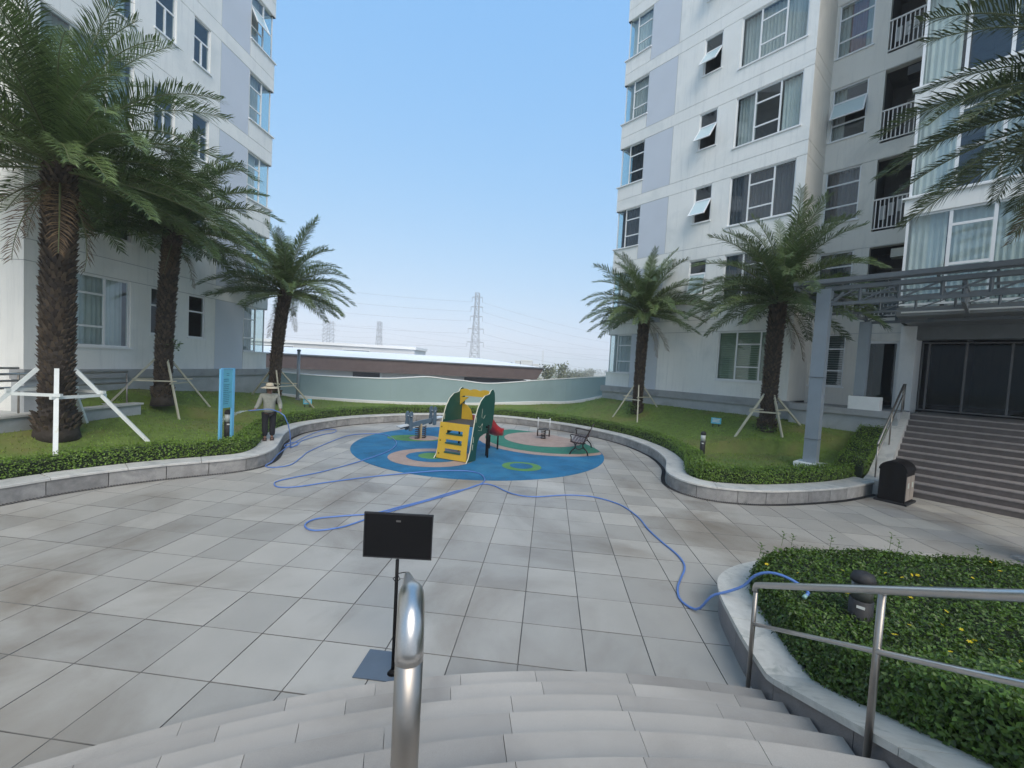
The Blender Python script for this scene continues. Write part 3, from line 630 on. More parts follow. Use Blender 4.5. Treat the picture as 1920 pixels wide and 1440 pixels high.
def shell(root, W, u0, u1, d0, d1, z0, z1, floors, wall='wall', open_front=True):
    """hidden body: ends, back, roof and floor slabs so that rooms are real and dark"""
    mb = MB()
    mb.add([W(u0, d1, z0), W(u1, d1, z0), W(u1, d1, z1), W(u0, d1, z1)], [(0, 1, 2, 3)])
    mb.add([W(u0, d0, z0), W(u0, d1, z0), W(u0, d1, z1), W(u0, d0, z1)], [(0, 1, 2, 3)])
    mb.add([W(u0, d0, z1), W(u1, d0, z1), W(u1, d1, z1), W(u0, d1, z1)], [(0, 1, 2, 3)])
    put('outer_wall', mb, wall, root)
    mb = MB()
    for z in floors: mb.add([W(u0+.1, d0+.5, z), W(u1-.7, d0+.5, z), W(u1-.7, d1-.1, z), W(u0+.1, d1-.1, z)], [(0, 1, 2, 3)])
    for u in np.linspace(u0+2.5, u1-1.9, 5): mb.add([W(u, d0+.5, z0), W(u, d1, z0), W(u, d1, z1), W(u, d0+.5, z1)], [(0, 1, 2, 3)])
    put('floor_slabs', mb, 'room', root)

def bands(u0, u1, nfl, ufar=None):
    F = []
    for k in range(nfl): F += [(u0, u1, 4.745+FH*k, 4.765+FH*k, 'groove'), (u0, u1, 5.27+FH*k, 5.29+FH*k, 'groove')]
    return F
# ---- right block
NF = 7; ZT = 2.1+FH*NF
rb = thing('apartment_building', WR(4.5, 0, 1.4), 'white apartment block at right with grey blue panels, balconies and canopy entrance', 'building')
feats = bands(.14, 8.43, NF)
for k in range(NF):
    zh = 4.73+FH*k; zs = 2.75+FH*k
    feats += [(.46, 2.78, zs, zh, 'hole'), (7.02, 8.5, zs+.07, zh+.0, 'hole'), (7.0, 7.02, zs+.07-.6 if k else 2.1, zh, 'groove'), (5.52, 5.54, 5.29+FH*(k-1) if k else 2.1, 4.745+FH*k, 'groove'), (7.0, 7.015, 5.29+FH*(k-1) if k else 2.1, 2.8+FH*k, 'groove')]
    if k: feats.append((3.53, 4.29, zh-1.54, zh, 'hole'))
    feats.append((5.54, 7.0, 5.29+FH*(k-1) if k else 2.1, 4.745+FH*k, 'panel', 'p%d' % k))
place_wall(rb, wallcells(.14, 8.43, 2.1, ZT, feats, WR), {})
place_wall(rb, wallcells(0, 2.1, 2.1, ZT, bands(0, 2.1, NF), lambda x, y, z: WR(.14+y, x, z)), {'wall_m': 'wall_cream'})
# far end wall with the returning corner windows
Wend = lambda x, y, z: WR(8.43-y, x, z)
ef = bands(0, 9, NF)+[(-.1, 1.1, 2.82+FH*k, 4.73+FH*k, 'hole') for k in range(NF)]
place_wall(rb, wallcells(0, 9, 1.0, ZT, ef, Wend), {})
CS = [['curtain_grey'], ['curtain_grey'], ['curtain_dark'], ['curtain_grey'], ['curtain_grey'], ['curtain_white'], ['curtain_white']]
bigc = {0: [(0, 1, 'curtain_green')], 1: [(0, .4, 'curtain_dark'), (.6, 1, 'curtain_dark')], 2: [(0, 1, 'curtain_dark')], 3: [(.7, 1, 'curtain_grey'), (.0, .3, 'curtain_white')], 4: [(0, .34, 'curtain_grey'), (.34, 1, 'curtain_grey')], 5: [(0, 1, 'curtain_grey')], 6: [(0, 1, 'curtain_white')]}
for k in range(NF):
    zh = 4.73+FH*k; zs = 2.75+FH*k
    window(rb, WR, .46, 2.78, zs, zh, BIG, curt=bigc[k] if k else (), blind='curtain_green' if k == 0 else None)
    if k: window(rb, WR, 3.53, 4.29, zh-1.54, zh, SMALL, sash=(0, 36 if k != 1 else 12), gl='glass')
    w = window(rb, WR, 7.02, 7.87, zs+.07, zh, CORN, curt=[(0, 1, CS[k][0])] if k != 3 else [(0, 1, 'curtain_dark')], sill=False, gl='glass' if k != 3 else 'glass_dark', y=.1)
    mb = MB(); mb.add([WR(7.87, .1, zs+.07), WR(8.33, .1, zs+.07), WR(8.33, .1, zh), WR(7.87, .1, zh)], [(0, 1, 2, 3)]); put('pane', mb, 'glass', w)
    mb = MB(); mb.add([WR(8.33, .1, zs+.07), WR(8.33, 1.1, zs+.07), WR(8.33, 1.1, zh), WR(8.33, .1, zh)], [(0, 1, 2, 3)]); put('pane', mb, 'glass', w)
    mb = MB(); mb.box(8.31, 8.35, .08, .12, zs+.07, zh, WR); put('corner_bar', mb, 'frame', w)
    if k != 3: curtain(w, WR, 7.9, 8.26, zs+.07, zh, .35, CS[k][0])
    mb = MB(); mb.box(6.98, 8.49, -.06, .12, zs+.02, zs+.07, WR); put('sill', mb, 'frame', w)
# recessed wall behind the balconies (plane 2.1 m back)
Wrec = lambda x, y, z: WR(-x, 2.1+y, z)
feats = bands(-.14, 2.95, NF)[0:0]
for k in range(NF):
    zh = 4.73+FH*k; zs = 2.74+FH*k
    feats += [(-.05, 1.02, zs, zh, 'hole'), (-.14, 3, zh+.012, zh+.03, 'groove')]
    feats.append((1.47, 2.95, 2.05 if k == 0 else 5.30+FH*(k-1), zh, 'hole') if k else (1.53, 2.53, 2.05, 4.47, 'hole'))
o_ = wallcells(-.14, 2.95, 2.0, ZT, feats, Wrec, reveal=.25); place_wall(rb, o_, {'wall': 'recessed_wall', 'wall_m': 'wall_cream'})
rc = {0: (), 1: [(0, 1, 'curtain_dark')], 2: [(0, 1, 'curtain_dark')], 3: [(0, .35, 'curtain_grey')], 4: [(0, .3, 'curtain_grey'), (.3, .75, 'curtain_pink'), (.75, 1, 'curtain_grey')], 5: [(0, 1, 'curtain_grey')], 6: [(0, 1, 'curtain_grey')]}
for k in range(NF):
    zh = 4.73+FH*k; zs = 2.74+FH*k
    window(rb, Wrec, -.05, 1.02, zs, zh, CORN, curt=rc[k], sash=(1, 28) if k == 3 else None, blind='cladding' if k == 0 else None)
    if k == 0: continue
    zf = 2.1+FH*k                                                        # balcony floor
    mb = MB(); z0, z1 = zf+.02, zh
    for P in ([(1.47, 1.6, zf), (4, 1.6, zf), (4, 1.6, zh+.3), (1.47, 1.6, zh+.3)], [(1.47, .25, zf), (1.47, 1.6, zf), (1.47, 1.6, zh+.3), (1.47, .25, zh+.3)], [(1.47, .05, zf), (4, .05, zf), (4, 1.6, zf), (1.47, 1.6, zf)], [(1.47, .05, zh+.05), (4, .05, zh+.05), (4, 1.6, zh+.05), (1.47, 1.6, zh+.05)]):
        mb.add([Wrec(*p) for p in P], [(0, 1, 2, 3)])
    bal = put('balcony', mb, 'balcony_shade', rb)
    mb = MB(); mb.box(1.9, 2.75, 1.55, 1.59, zf+.01, zf+2.1, Wrec); put('balcony_door', mb, 'room', bal)
    mb = MB(); zr = zf+1.17; mb.box(1.47, 2.95, -.03, .01, zr-.03, zr+.02, Wrec); put('top_rail', mb, 'railing_cream', bal); mb = MB(); mb.box(1.47, 2.95, -.03, .01, zf+.1, zf+.135, Wrec); put('bottom_rail', mb, 'railing_cream', bal)
    for x in np.arange(1.53, 2.95, .115):
        mb = MB(); mb.box(x, x+.03, -.02, .004, zf+.135, zr-.03, Wrec); put('baluster', mb, 'railing_cream', bal)
    mb = MB(); mb.box(2.05, 2.45, .1, .5, zh-.42, zh-.12, Wrec); put('air_conditioner', mb, 'ac_unit' if k in (1, 4) else 'ac_dark', bal)
    if k in (2, 4):
        for j in range(3): mb = MB(); x = 1.62+.22*j; mb.box(x, x+.16, .25, .27, zf+.5+.1*j, zf+1.0+.06*j, Wrec); put('laundry', mb, 'laundry', bal)
mb = MB(); mb.box(1.54, 2.52, .1, .14, 2.1, 4.46, Wrec); dd_ = put('side_door', mb, 'glass_dark', rb)
mb = MB(); bars(mb, Wrec, [(1.53, 1.60, 2.1, 4.47), (2.46, 2.53, 2.1, 4.47), (1.6, 2.46, 4.38, 4.47)], .04, .1); put('door_frame', mb, 'frame', dd_)
# plinth and terrace in front of the recess
mb = MB(); mb.box(-.0, 8.55, -.06, .3, .5, 1.8, WR); put('plinth', mb, 'plinth_low', rb)
mb = MB(); mb.box(-.05, 8.62, -.14, .28, 1.8, 2.1, WR); put('plinth_coping', mb, 'plinth', rb)
mb = MB(); mb.box(-2.95, -.06, -.32, 3.4, .3, 1.85, WR); put('terrace_base', mb, 'plinth_low', rb)
mb = MB(); mb.box(-2.95, -.06, -.42, 3.4, 1.85, 2.05, WR); put('terrace_edge', mb, 'plinth', rb)
# glazed bay on the right
ZB = 5.2; Wbay = lambda x, y, z: WR(-x, -.9+y, z)
mb = MB(); mb.box(2.75, 10, 0, 3.0, 4.95, ZB, Wbay); bay = put('bay_slab', mb, 'cladding', rb)
bc = ['curtain_white', 'curtain_grey', 'curtain_dark', 'curtain_white', 'curtain_white']
for k in range(5):
    z0 = ZB+FH*k; z1 = z0+2.70
    mb = MB(); mb.box(2.72, 10, -.03, 3.0, z1, z0+FH, Wbay); sp = put('spandrel', mb, 'wall', rb)
    mb = MB(); mb.box(2.66, 10, -.1, .15, z0+FH, z0+FH+.05, Wbay); put('ledge', mb, 'white_cap', sp)
    xs = [2.79, 3.70, 4.52, 5.5, 6.4, 7.4]
    cells = []; n_ = len(xs)-1
    for i in range(n_):
        a, b = (xs[i]-xs[0])/(xs[-1]-xs[0]), (xs[i+1]-xs[0])/(xs[-1]-xs[0])
        cells += [(a, b, 0, .42), (a, b, .42, .83), (a, b, .83, 1)] if (i == 1 and k != 2) else [(a, b, 0, 1)]
    cu = [(0, .18, bc[k]), (.2, .37, bc[k]), (.37, .58, bc[k]), (.6, 1, bc[k])] if k not in (1, 2) else ([(0, .19, 'curtain_white'), (.3, .45, 'curtain_grey')] if k == 1 else [(0, .17, 'curtain_white')])
    window(rb, Wbay, xs[0], xs[-1], z0+.05, z1, cells, curt=cu, sill=False, fr=.06, y=.05, gl='glass')
    mb = MB(); mb.add([Wbay(2.79, .05, z0), Wbay(2.79, 2.9, z0), Wbay(2.79, 2.9, z1), Wbay(2.79, .05, z1)], [(0, 1, 2, 3)]); put('side_pane', mb, 'glass', rb)
# lobby
mb = MB(); mb.box(2.55, 2.95, 1.95, 3.5, 1.9, 4.96, lambda x, y, z: WR(-x, y, z)); put('pillar', mb, 'wall', rb)
mb = MB(); mb.box(2.95, 10, 2.0, 2.5, 4.5, 4.949, lambda x, y, z: WR(-x, y, z)); put('lobby_beam', mb, 'cladding', rb)
Wlob = lambda x, y, z: WR(-x, 3.5+y, z)
window(rb, Wlob, 2.96, 8.0, 2.05, 4.52, [(0, .04, 0, 1), (.04, .22, 0, 1), (.22, .42, 0, 1), (.42, .62, 0, 1), (.62, .82, 0, 1), (.82, 1, 0, 1)], sill=False, gl='glass_lobby', fr=.05, fm='dark_frame')
mb = MB(); 
for P in ([(2.6, 8, 1.95), (10, 8, 1.95), (10, 8, 5), (2.6, 8, 5)], [(2.6, .2, 1.95), (2.6, 8, 1.95), (2.6, 8, 5), (2.6, .2, 5)], [(2.6, -3, 5.0), (10, -3, 5.0), (10, 8, 5.0), (2.6, 8, 5.0)], [(2.6, 0, 1.97), (10, 0, 1.97), (10, 8, 1.97), (2.6, 8, 1.97)]): mb.add([Wlob(*p) for p in P], [(0, 1, 2, 3)])
put('lobby_room', mb, 'lobby_shade', rb)
shell(rb, WR, -10, 8.43, 4.6, 11, 1, ZT, [2.08+FH*k for k in range(NF+1)])
mb = MB(); mb.add([WR(-10, -.9, ZT), WR(8.43, 0, ZT), WR(8.43, 11, ZT), WR(-10, 11, ZT)], [(0, 1, 2, 3)]); mb.add([WR(-10, -.9, ZB), WR(-10, 11, ZB), WR(-10, 11, ZT), WR(-10, -.9, ZT)], [(0, 1, 2, 3)]); put('roof', mb, 'wall', rb)
mb = MB()
for k in range(1, NF+1):
    for (a, b, c) in ((.2, 8.2, .4), (-9.9, -2.8, -.6)): mb.add([WR(a, c, 2.08+FH*k), WR(b, c, 2.08+FH*k), WR(b, 4.7, 2.08+FH*k), WR(a, 4.7, 2.08+FH*k)], [(0, 1, 2, 3)])
for u in (.3, 3.2, 4.6, 6.6, -2.86, -5.5): mb.add([WR(u, .45, 2.0), WR(u, 4.6, 2.0), WR(u, 4.6, ZT), WR(u, .45, ZT)], [(0, 1, 2, 3)]) if u > -2 else mb.add([WR(u, -.7, 5.3), WR(u, 4.6, 5.3), WR(u, 4.6, ZT), WR(u, -.7, ZT)], [(0, 1, 2, 3)])
put('room_partitions', mb, 'room', rb)

# ---- left block
lb = thing('apartment_building', (-12.8, 13, 1.2), 'white apartment block at left behind the date palms with grey blue panels', 'building')
NL = 8; ZL = 2.1+FH*NL
feats = bands(8.83, 17.38, NL)
for k in range(NL):
    zh = 4.73+FH*k; zs = 2.75+FH*k; zp = 5.29+FH*(k-1) if k else 2.1
    feats += [(9.12, 11.37, zs, zh, 'hole'), (12.0, 12.71, zh-1.5, zh, 'hole'), (13.37, 14.05, zh-1.5, zh, 'hole'), (15.97, 17.5, zs+.1, zh, 'hole'), (14.5, 14.52, zp, 4.745+FH*k, 'groove'), (15.95, 15.965, zp, zh, 'groove'), (14.52, 15.95, zp, 4.745+FH*k, 'panel', 'p%d' % k)]
place_wall(lb, wallcells(8.83, 17.38, 2.1, ZL, feats, WL), {})
place_wall(lb, wallcells(0, 2.2, 1.0, ZL, bands(0, 2.2, NL), lambda x, y, z: WL(8.83+y, x, z)), {})
place_wall(lb, wallcells(-8, 8.83, 1.0, ZL, bands(-8, 8.83, NL), lambda x, y, z: WL(x, 2.2+y, z)), {'wall': 'recessed_wall'})
ef = bands(0, 9, NL)+[(-.1, 1.1, 2.85+FH*k, 4.73+FH*k, 'hole') for k in range(NL)]
place_wall(lb, wallcells(0, 9, -.5, ZL, ef, lambda x, y, z: WL(17.38-y, x, z)), {})
lc = [[(0, .28, 'curtain_green'), (.38, 1, 'curtain_white')], [(0, .2, 'curtain_dark')], [(0, 1, 'curtain_teal')], [(0, 1, 'curtain_teal')], [(0, 1, 'curtain_teal')], [(0, 1, 'curtain_grey')], [], []]
for k in range(NL):
    zh = 4.73+FH*k; zs = 2.75+FH*k
    window(lb, WL, 9.12, 11.37, zs, zh, BIG, curt=lc[k])
    for (a, b) in ((12.0, 12.71), (13.37, 14.05)): window(lb, WL, a, b, zh-1.5, zh, SMALL if k == 0 else SMALL3, gl='glass_dark' if k == 0 else 'glass')
    w = window(lb, WL, 15.97, 16.76, zs+.1, zh, CORN, curt=[(0, 1, 'curtain_grey' if k != 2 else 'curtain_white')], sill=False, y=.1, sash=(1, 25) if k == 4 else None)
    mb = MB(); mb.add([WL(16.76, .1, zs+.1), WL(17.28, .1, zs+.1), WL(17.28, .1, zh), WL(16.76, .1, zh)], [(0, 1, 2, 3)]); put('pane', mb, 'glass', w)
    mb = MB(); mb.add([WL(17.28, .1, zs+.1), WL(17.28, 1.1, zs+.1), WL(17.28, 1.1, zh), WL(17.28, .1, zh)], [(0, 1, 2, 3)]); put('pane', mb, 'glass', w)
    mb = MB(); mb.box(17.26, 17.3, .08, .12, zs+.1, zh, WL); put('corner_bar', mb, 'frame', w)
    mb = MB(); mb.box(15.94, 17.44, -.06, .12, zs+.05, zs+.1, WL); put('sill', mb, 'frame', w)
mb = MB(); mb.box(8.8, 17.45, -.06, .3, .3, 1.85, WL); put('plinth', mb, 'plinth_low', lb)
mb = MB(); mb.box(8.75, 17.52, -.14, .28, 1.85, 2.1, WL); put('plinth_coping', mb, 'plinth', lb)
shell(lb, WL, -8, 17.38, 4.8, 12, -.5, ZL, [2.08+FH*k for k in range(NL+1)])
mb = MB()
for k in range(1, NL+1): mb.add([WL(8.9, .4, 2.08+FH*k), WL(17.1, .4, 2.08+FH*k), WL(17.1, 5, 2.08+FH*k), WL(8.9, 5, 2.08+FH*k)], [(0, 1, 2, 3)])
for u in (8.95, 11.7, 13.0, 15.0): mb.add([WL(u, .45, 2), WL(u, 5, 2), WL(u, 5, ZL), WL(u, .45, ZL)], [(0, 1, 2, 3)])
put('room_partitions', mb, 'room', lb)
# the tower goes on upwards out of the picture
mb = MB(); mb.box(-8, 17.38, 0, 12, ZL, 34, WL); put('upper_storeys', mb, 'wall', lb)

# ------------------------------------------------------------------ entrance stairs at the right
NS = 12; RS = 2.0/NS
mb = MB(); mb.box(-9.5, -3.12, -2.6, 2.9, -.03, .05, WR)
es = tag(put('entrance_stairs', mb, 'granite_dark'), kind='structure')
for i in range(NS):
    o0_ = -2.66+.3*i
    L = -3.12
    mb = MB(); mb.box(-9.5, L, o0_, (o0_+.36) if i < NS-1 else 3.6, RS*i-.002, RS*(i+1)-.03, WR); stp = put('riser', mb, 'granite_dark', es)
    mb = MB(); mb.box(-9.5, L+.0, o0_-.02, (o0_+.33) if i < NS-1 else 3.6, RS*(i+1)-.03, RS*(i+1), WR); put('tread', mb, 'granite_tread_lit', es)
sw = thing('stair_stringer', WR(-2.95, -1, 0), 'pale sloping stone stringer wall at the left side of the entrance stairs', 'wall')
mb = MB(); prof = [(-3.35, -.03), (-3.35, .36), (-2.75, .44), (.55, 2.06), (.55, 1.9), (.55, -.03)]
mb.prism([(a, b) for a, b in prof], -3.12, -2.74, lambda a, t, b: WR(t, a, b)); put('sloping_wall', mb, 'coping', sw)
rl = thing('stair_handrail', WR(-2.95, -3, .36), 'dark stainless handrail climbing the left side of the entrance stairs', 'handrail')
A = Vector(WR(-2.93, -3.05, .36)); Bq = Vector(WR(-2.93, .4, 2.0))
for h, r_ in ((.95, .025), (.62, .016)):
    mb = MB(); mb.tube([A+Vector((0, 0, h-.06)), A+Vector((0, 0, h)), Bq+Vector((0, 0, h-.02)), Vector(WR(-2.93, .75, 2.0+h-.02))], r_, 10); put('rail', mb, 'steel_dull', rl, True)
for t in (0, .5, 1, 1.1):
    p = A+(Bq-A)*t; mb = MB(); mb.tube([p+Vector((0, 0, -.05)), (p.x, p.y, min(p.z, 2.02)+.93)], .018, 8); put('post', mb, 'steel_dull', rl, True)
wb = thing('planter_box', WR(-2.0, -.1, 2.05), 'plain white concrete planter box on the terrace by the side door', 'planter')
mb = MB(); mb.box(-2.5, -1.72, -.4, .12, 2.05, 2.48, WR); put('box', mb, 'white_cap', wb); mb = MB(); mb.box(-2.46, -1.76, -.36, .08, 2.481, 2.49, WR); put('soil', mb, 'trunk', wb)

# canopy
cn = thing('entrance_canopy', WR(-1.5, -3.2, .4), 'grey blue steel truss canopy with clear roof over the entrance stairs', 'canopy')
c1 = WR(-1.52, -3.2, 0); c2 = WR(-1.95, -.12, 0)
mb = MB(); mb.box(-1.68, -1.36, -3.36, -3.04, .35, 5.5, WR); put('column', mb, 'column', cn)
mb = MB(); mb.box(-1.70, -1.34, -3.38, -3.02, 2.98, 3.0, WR); mb.box(-1.70, -1.34, -3.38, -3.02, 1.2, 1.215, WR); put('column_joint', mb, 'canopy_steel', cn)
mb = MB(); mb.box(-1.95, -1.2, -3.6, -2.95, .25, .52, WR); put('footing', mb, 'white_cap', cn)
mb = MB(); mb.box(-2.09, -1.81, -.26, .02, 2.05, 4.9, WR); put('column', mb, 'column', cn)
def truss(a, b, z0, z1, n, w=.07):
    """a, b: (u,off) ends"""
    P = lambda t, z: Vector(WR(a[0]+(b[0]-a[0])*t, a[1]+(b[1]-a[1])*t, z))
    for z, ww in ((z0, w), (z1, w*1.3)): mb = MB(); mb.beam(P(0, z), P(1, z), ww, ww*1.2); put('chord', mb, 'canopy_steel', cn)
    for i in range(n+1): mb = MB(); mb.beam(P(i/n, z0+w*.5), P(i/n, z1-w*.5), w*.8); put('web', mb, 'canopy_steel', cn)
    for i in range(n): mb = MB(); mb.beam(P(i/n, z0+w*.5), P((i+1)/n, z1-w*.5), w*.6, w*.6); put('diagonal', mb, 'canopy_steel', cn)
truss((-1.52, -3.2), (-8.5, -3.2), 5.08, 5.52, 9)
truss((-1.95, -.12), (-8.5, -.12), 4.88, 5.30, 9)
truss((-1.55, -3.05), (-1.95, -.2), 4.98, 5.42, 5)
for u in (-4.2, -6.4): truss((u, -3.15), (u, -.2), 4.98, 5.42, 5, .06)
truss((-1.0, -1.7), (-8.5, -1.7), 5.0, 5.36, 10, .05)
for i, off in enumerate(np.linspace(-3.5, .2, 6)):
    mb = MB(); za = 5.60-.06*(off+3.5); mb.beam(WR(-.9, off, za), WR(-8.5, off, za), .06, .06); put('purlin', mb, 'canopy_steel', cn)
for u in np.arange(-.9, -8.5, -.95):
    mb = MB(); e = u-.93; mb.add([WR(u, -3.55, 5.655), WR(e, -3.55, 5.655), WR(e, .25, 5.43), WR(u, .25, 5.43)], [(0, 1, 2, 3)]); put('roof_pane', mb, 'glass_roof', cn)
    mb = MB(); mb.beam(WR(u, -3.55, 5.665), WR(u, .25, 5.44), .05, .03); put('glazing_bar', mb, 'canopy_steel', cn)
mb = MB(); mb.box(-8.5, -.85, -3.66, -3.57, 5.60, 5.72, WR); mb.box(-.9, -.85, -3.57, .2, 5.5, 5.6, WR); put('gutter', mb, 'canopy_steel', cn)
mb = MB(); mb.tube([WR(-2.9, -1.2, 5.02), WR(-8, -1.2, 5.02)], .03, 8); put('tube_lamp', mb, 'label_white', cn)
mb = MB()
for s_ in (-1, 1): mb.beam(WR(-1.52+.12*s_, -3.2, 5.0), WR(-1.52+.55*s_ if s_ > 0 else -1.95, -3.2, 5.4), .06)
put('knee_brace', mb, 'canopy_steel', cn)

# litter bin
bn = thing('litter_bin', (8.75, 10.92, 0), 'dark brown barrel roofed litter bin with tan doors at the stair foot', 'bin', rz=radians(38.5)); bn.scale = (.8, .8, .8)
WBn = ID
prof = [(-.31, .06), (.31, .06), (.31, .98)]+[(.31*cos(a), .98+.27*sin(a)) for a in np.linspace(.15, pi-.15, 12)]+[(-.31, .98)]
mb = MB(); mb.prism(prof, -.42, .42, lambda a, t, b: (t, a, b)); put('body', mb, 'bin', bn, local=True)
mb = MB(); mb.box(-.5, .5, -.38, .38, 0, .06); put('base', mb, 'black_rough', bn, local=True)
mb = MB(); prof2 = [(.335*cos(a), .985+.295*sin(a)) for a in np.linspace(0, pi, 14)]; prof2 += [(.315*cos(a), .985+.275*sin(a)) for a in np.linspace(pi, 0, 14)]; mb.prism(prof2, -.45, .45, lambda a, t, b: (t, a, b)); put('hood', mb, 'bin', bn, local=True)
for s_ in (-1, 1):
    mb = MB(); mb.box(.2*s_-.185, .2*s_+.185, -.325, -.312, .12, .86); d_ = put('door', mb, 'bin_door', bn, local=True)
    mb = MB(); mb.box(.2*s_-.06, .2*s_+.06, -.329, -.326, .5, .66); put('sticker', mb, 'sticker', d_, local=True)

# ------------------------------------------------------------------ far boundary wall
WP = [(-12.75, 17.45, 2.05, .9), (-12.2, 17.95, 1.99, .83), (-11.4, 18.66, 1.91, .70), (-10.2, 19.68, 1.86, .58), (-8.63, 20.97, 1.84, .46), (-7.73, 21.46, 1.92, .43), (-6.67, 22.02, 2.02, .42), (-5.8, 22.49, 1.94, .42), (-4.84, 22.89, 1.88, .44), (-3.35, 23.26, 1.80, .52), (-.64, 23.45, 2.13, .75), (.9, 23.3, 2.32, .85), (2.0, 22.75, 2.46, 1.1), (3.0, 22.2, 2.58, 1.43)]
bw = thing('boundary_wall', (-4, 22, .4), 'long pale green rendered wall with white coping behind the far lawn', 'wall')
W2 = spline(WP, .3); pl = W2[:, :2]
mb = MB(); bk = offset(pl, .18); ribbon(mb, pl, W2[:, 3]-.5, pl, W2[:, 2]-.05); ribbon(mb, bk, W2[:, 3]-3, bk, W2[:, 2]-.05); put('render', mb, 'wall_green', bw)
mb = MB(); f0 = offset(pl, -.03); b0 = offset(pl, .21); ribbon(mb, f0, W2[:, 2]-.05, f0, W2[:, 2]); ribbon(mb, f0, W2[:, 2], b0, W2[:, 2]); ribbon(mb, b0, W2[:, 2], b0, W2[:, 2]-.05); ribbon(mb, f0, W2[:, 2]-.05, b0, W2[:, 2]-.05); put('coping', mb, 'white_cap', bw)
mb = MB(); f1 = offset(pl, -.05); ribbon(mb, f1, W2[:, 3]-.3, f1, W2[:, 3]+.13); ribbon(mb, f1, W2[:, 3]+.13, pl, W2[:, 3]+.15); put('skirting', mb, 'far_wall', bw)
# the grey post before the wall
po = thing('grey_post', (-11.55, 17.85, .75), 'slim grey steel post in front of the far wall beside a palm', 'post')
mb = MB(); mb.tube([(-11.55, 17.85, .6), (-11.55, 17.85, 3.0)], .065, 12); put('shaft', mb, 'column', po, True)
mb = MB(); mb.lathe([(.16, 0), (.16, .03), (.09, .05), (.07, .14)], (-11.55, 17.85, .72), 12); put('foot_plate', mb, 'canopy_steel', po)
mb = MB(); mb.lathe([(.07, 0), (.085, .01), (.085, .06), (.02, .09)], (-11.55, 17.85, 2.98), 12); put('cap', mb, 'canopy_steel', po)

# ------------------------------------------------------------------ palms
def frond_mesh(name, L, e0, bend, seed, leaf='frond', nl=110, lw=.030):
    r = random.Random(seed); m = 14; pts = []; p = Vector((0, 0, 0)); tw = r.uniform(-.25, .25)
    ang = [radians(e0-bend*(i/m)**1.25) for i in range(m+1)]; side = [0]*(m+1)
    for i in range(m+1):
        pts.append(p.copy()); s = tw*(i/m)
        p = p+Vector((cos(ang[i])*cos(s), cos(ang[i])*sin(s), sin(ang[i])))*(L/m)
    mb = MB(); mb.tube(pts, [.020*(1-.85*i/m)+.004 for i in range(m+1)], 4, 0, False)
    def at(t):
        q = min(t*m, m-1e-4); i = int(q); f = q-i; a = pts[i]+(pts[i+1]-pts[i])*f; T = (pts[i+1]-pts[i]).normalized(); S = Vector((-T.y, T.x, 0)).normalized(); return a, T, S, T.cross(S)*-1
    for k in range(nl):
        t = .1+.9*(k+.5)/nl; a, T, S, N = at(t); N = S.cross(T)*-1 if (S.cross(T)).z < 0 else S.cross(T)
        ll = L*.155*(.35+.65*min(1, (t-.06)/.22))*(1-.55*max(0, (t-.55)/.45)**1.6)
        sw = radians(68-36*t)
        for sg in (-1, 1):
            v_ = r.uniform(.0, .75); l2 = ll*r.uniform(.85, 1.12); swj = sw+r.uniform(-.12, .12)
            dirv = (T*cos(swj)+S*sg*sin(swj)+N*v_*.8).normalized(); wv = (T.cross(dirv)).cross(dirv); wv = wv.normalized() if wv.length > 1e-4 else T
            w = lw*(.6+.4*(1-t))*.5; b = a+dirv*.01; mid = a+dirv*l2*.55; tip = a+dirv*l2+Vector((0, 0, -l2*r.uniform(.08, .3)))
            mb.add([b-wv*w*.5, b+wv*w*.5, mid+wv*w, mid-wv*w, tip], [(0, 1, 2, 3), (3, 2, 4)], 1)
    return mesh(name, mb.v, mb.f, ['rachis', leaf], mb.mi)
FR = {}
def fronds(L, leaf):
    key = (round(L, 2), leaf)
    if key not in FR:
        FR[key] = []
        for j in range(14):
            t = j/13; e0 = 85-91*t; bend = 42+34*sin(pi*min(1, t*1.05))-8*max(0, t-.7)/.3; FR[key].append(frond_mesh('frond', L*(1-.12*t+.06*sin(j*2.3)), e0, bend, 100+j, leaf))
    return FR[key]
DRY = [frond_mesh('dry_frond', 2.6, -35-12*i, 40, 300+i, 'dry_frond', 40, .03) for i in range(3)]
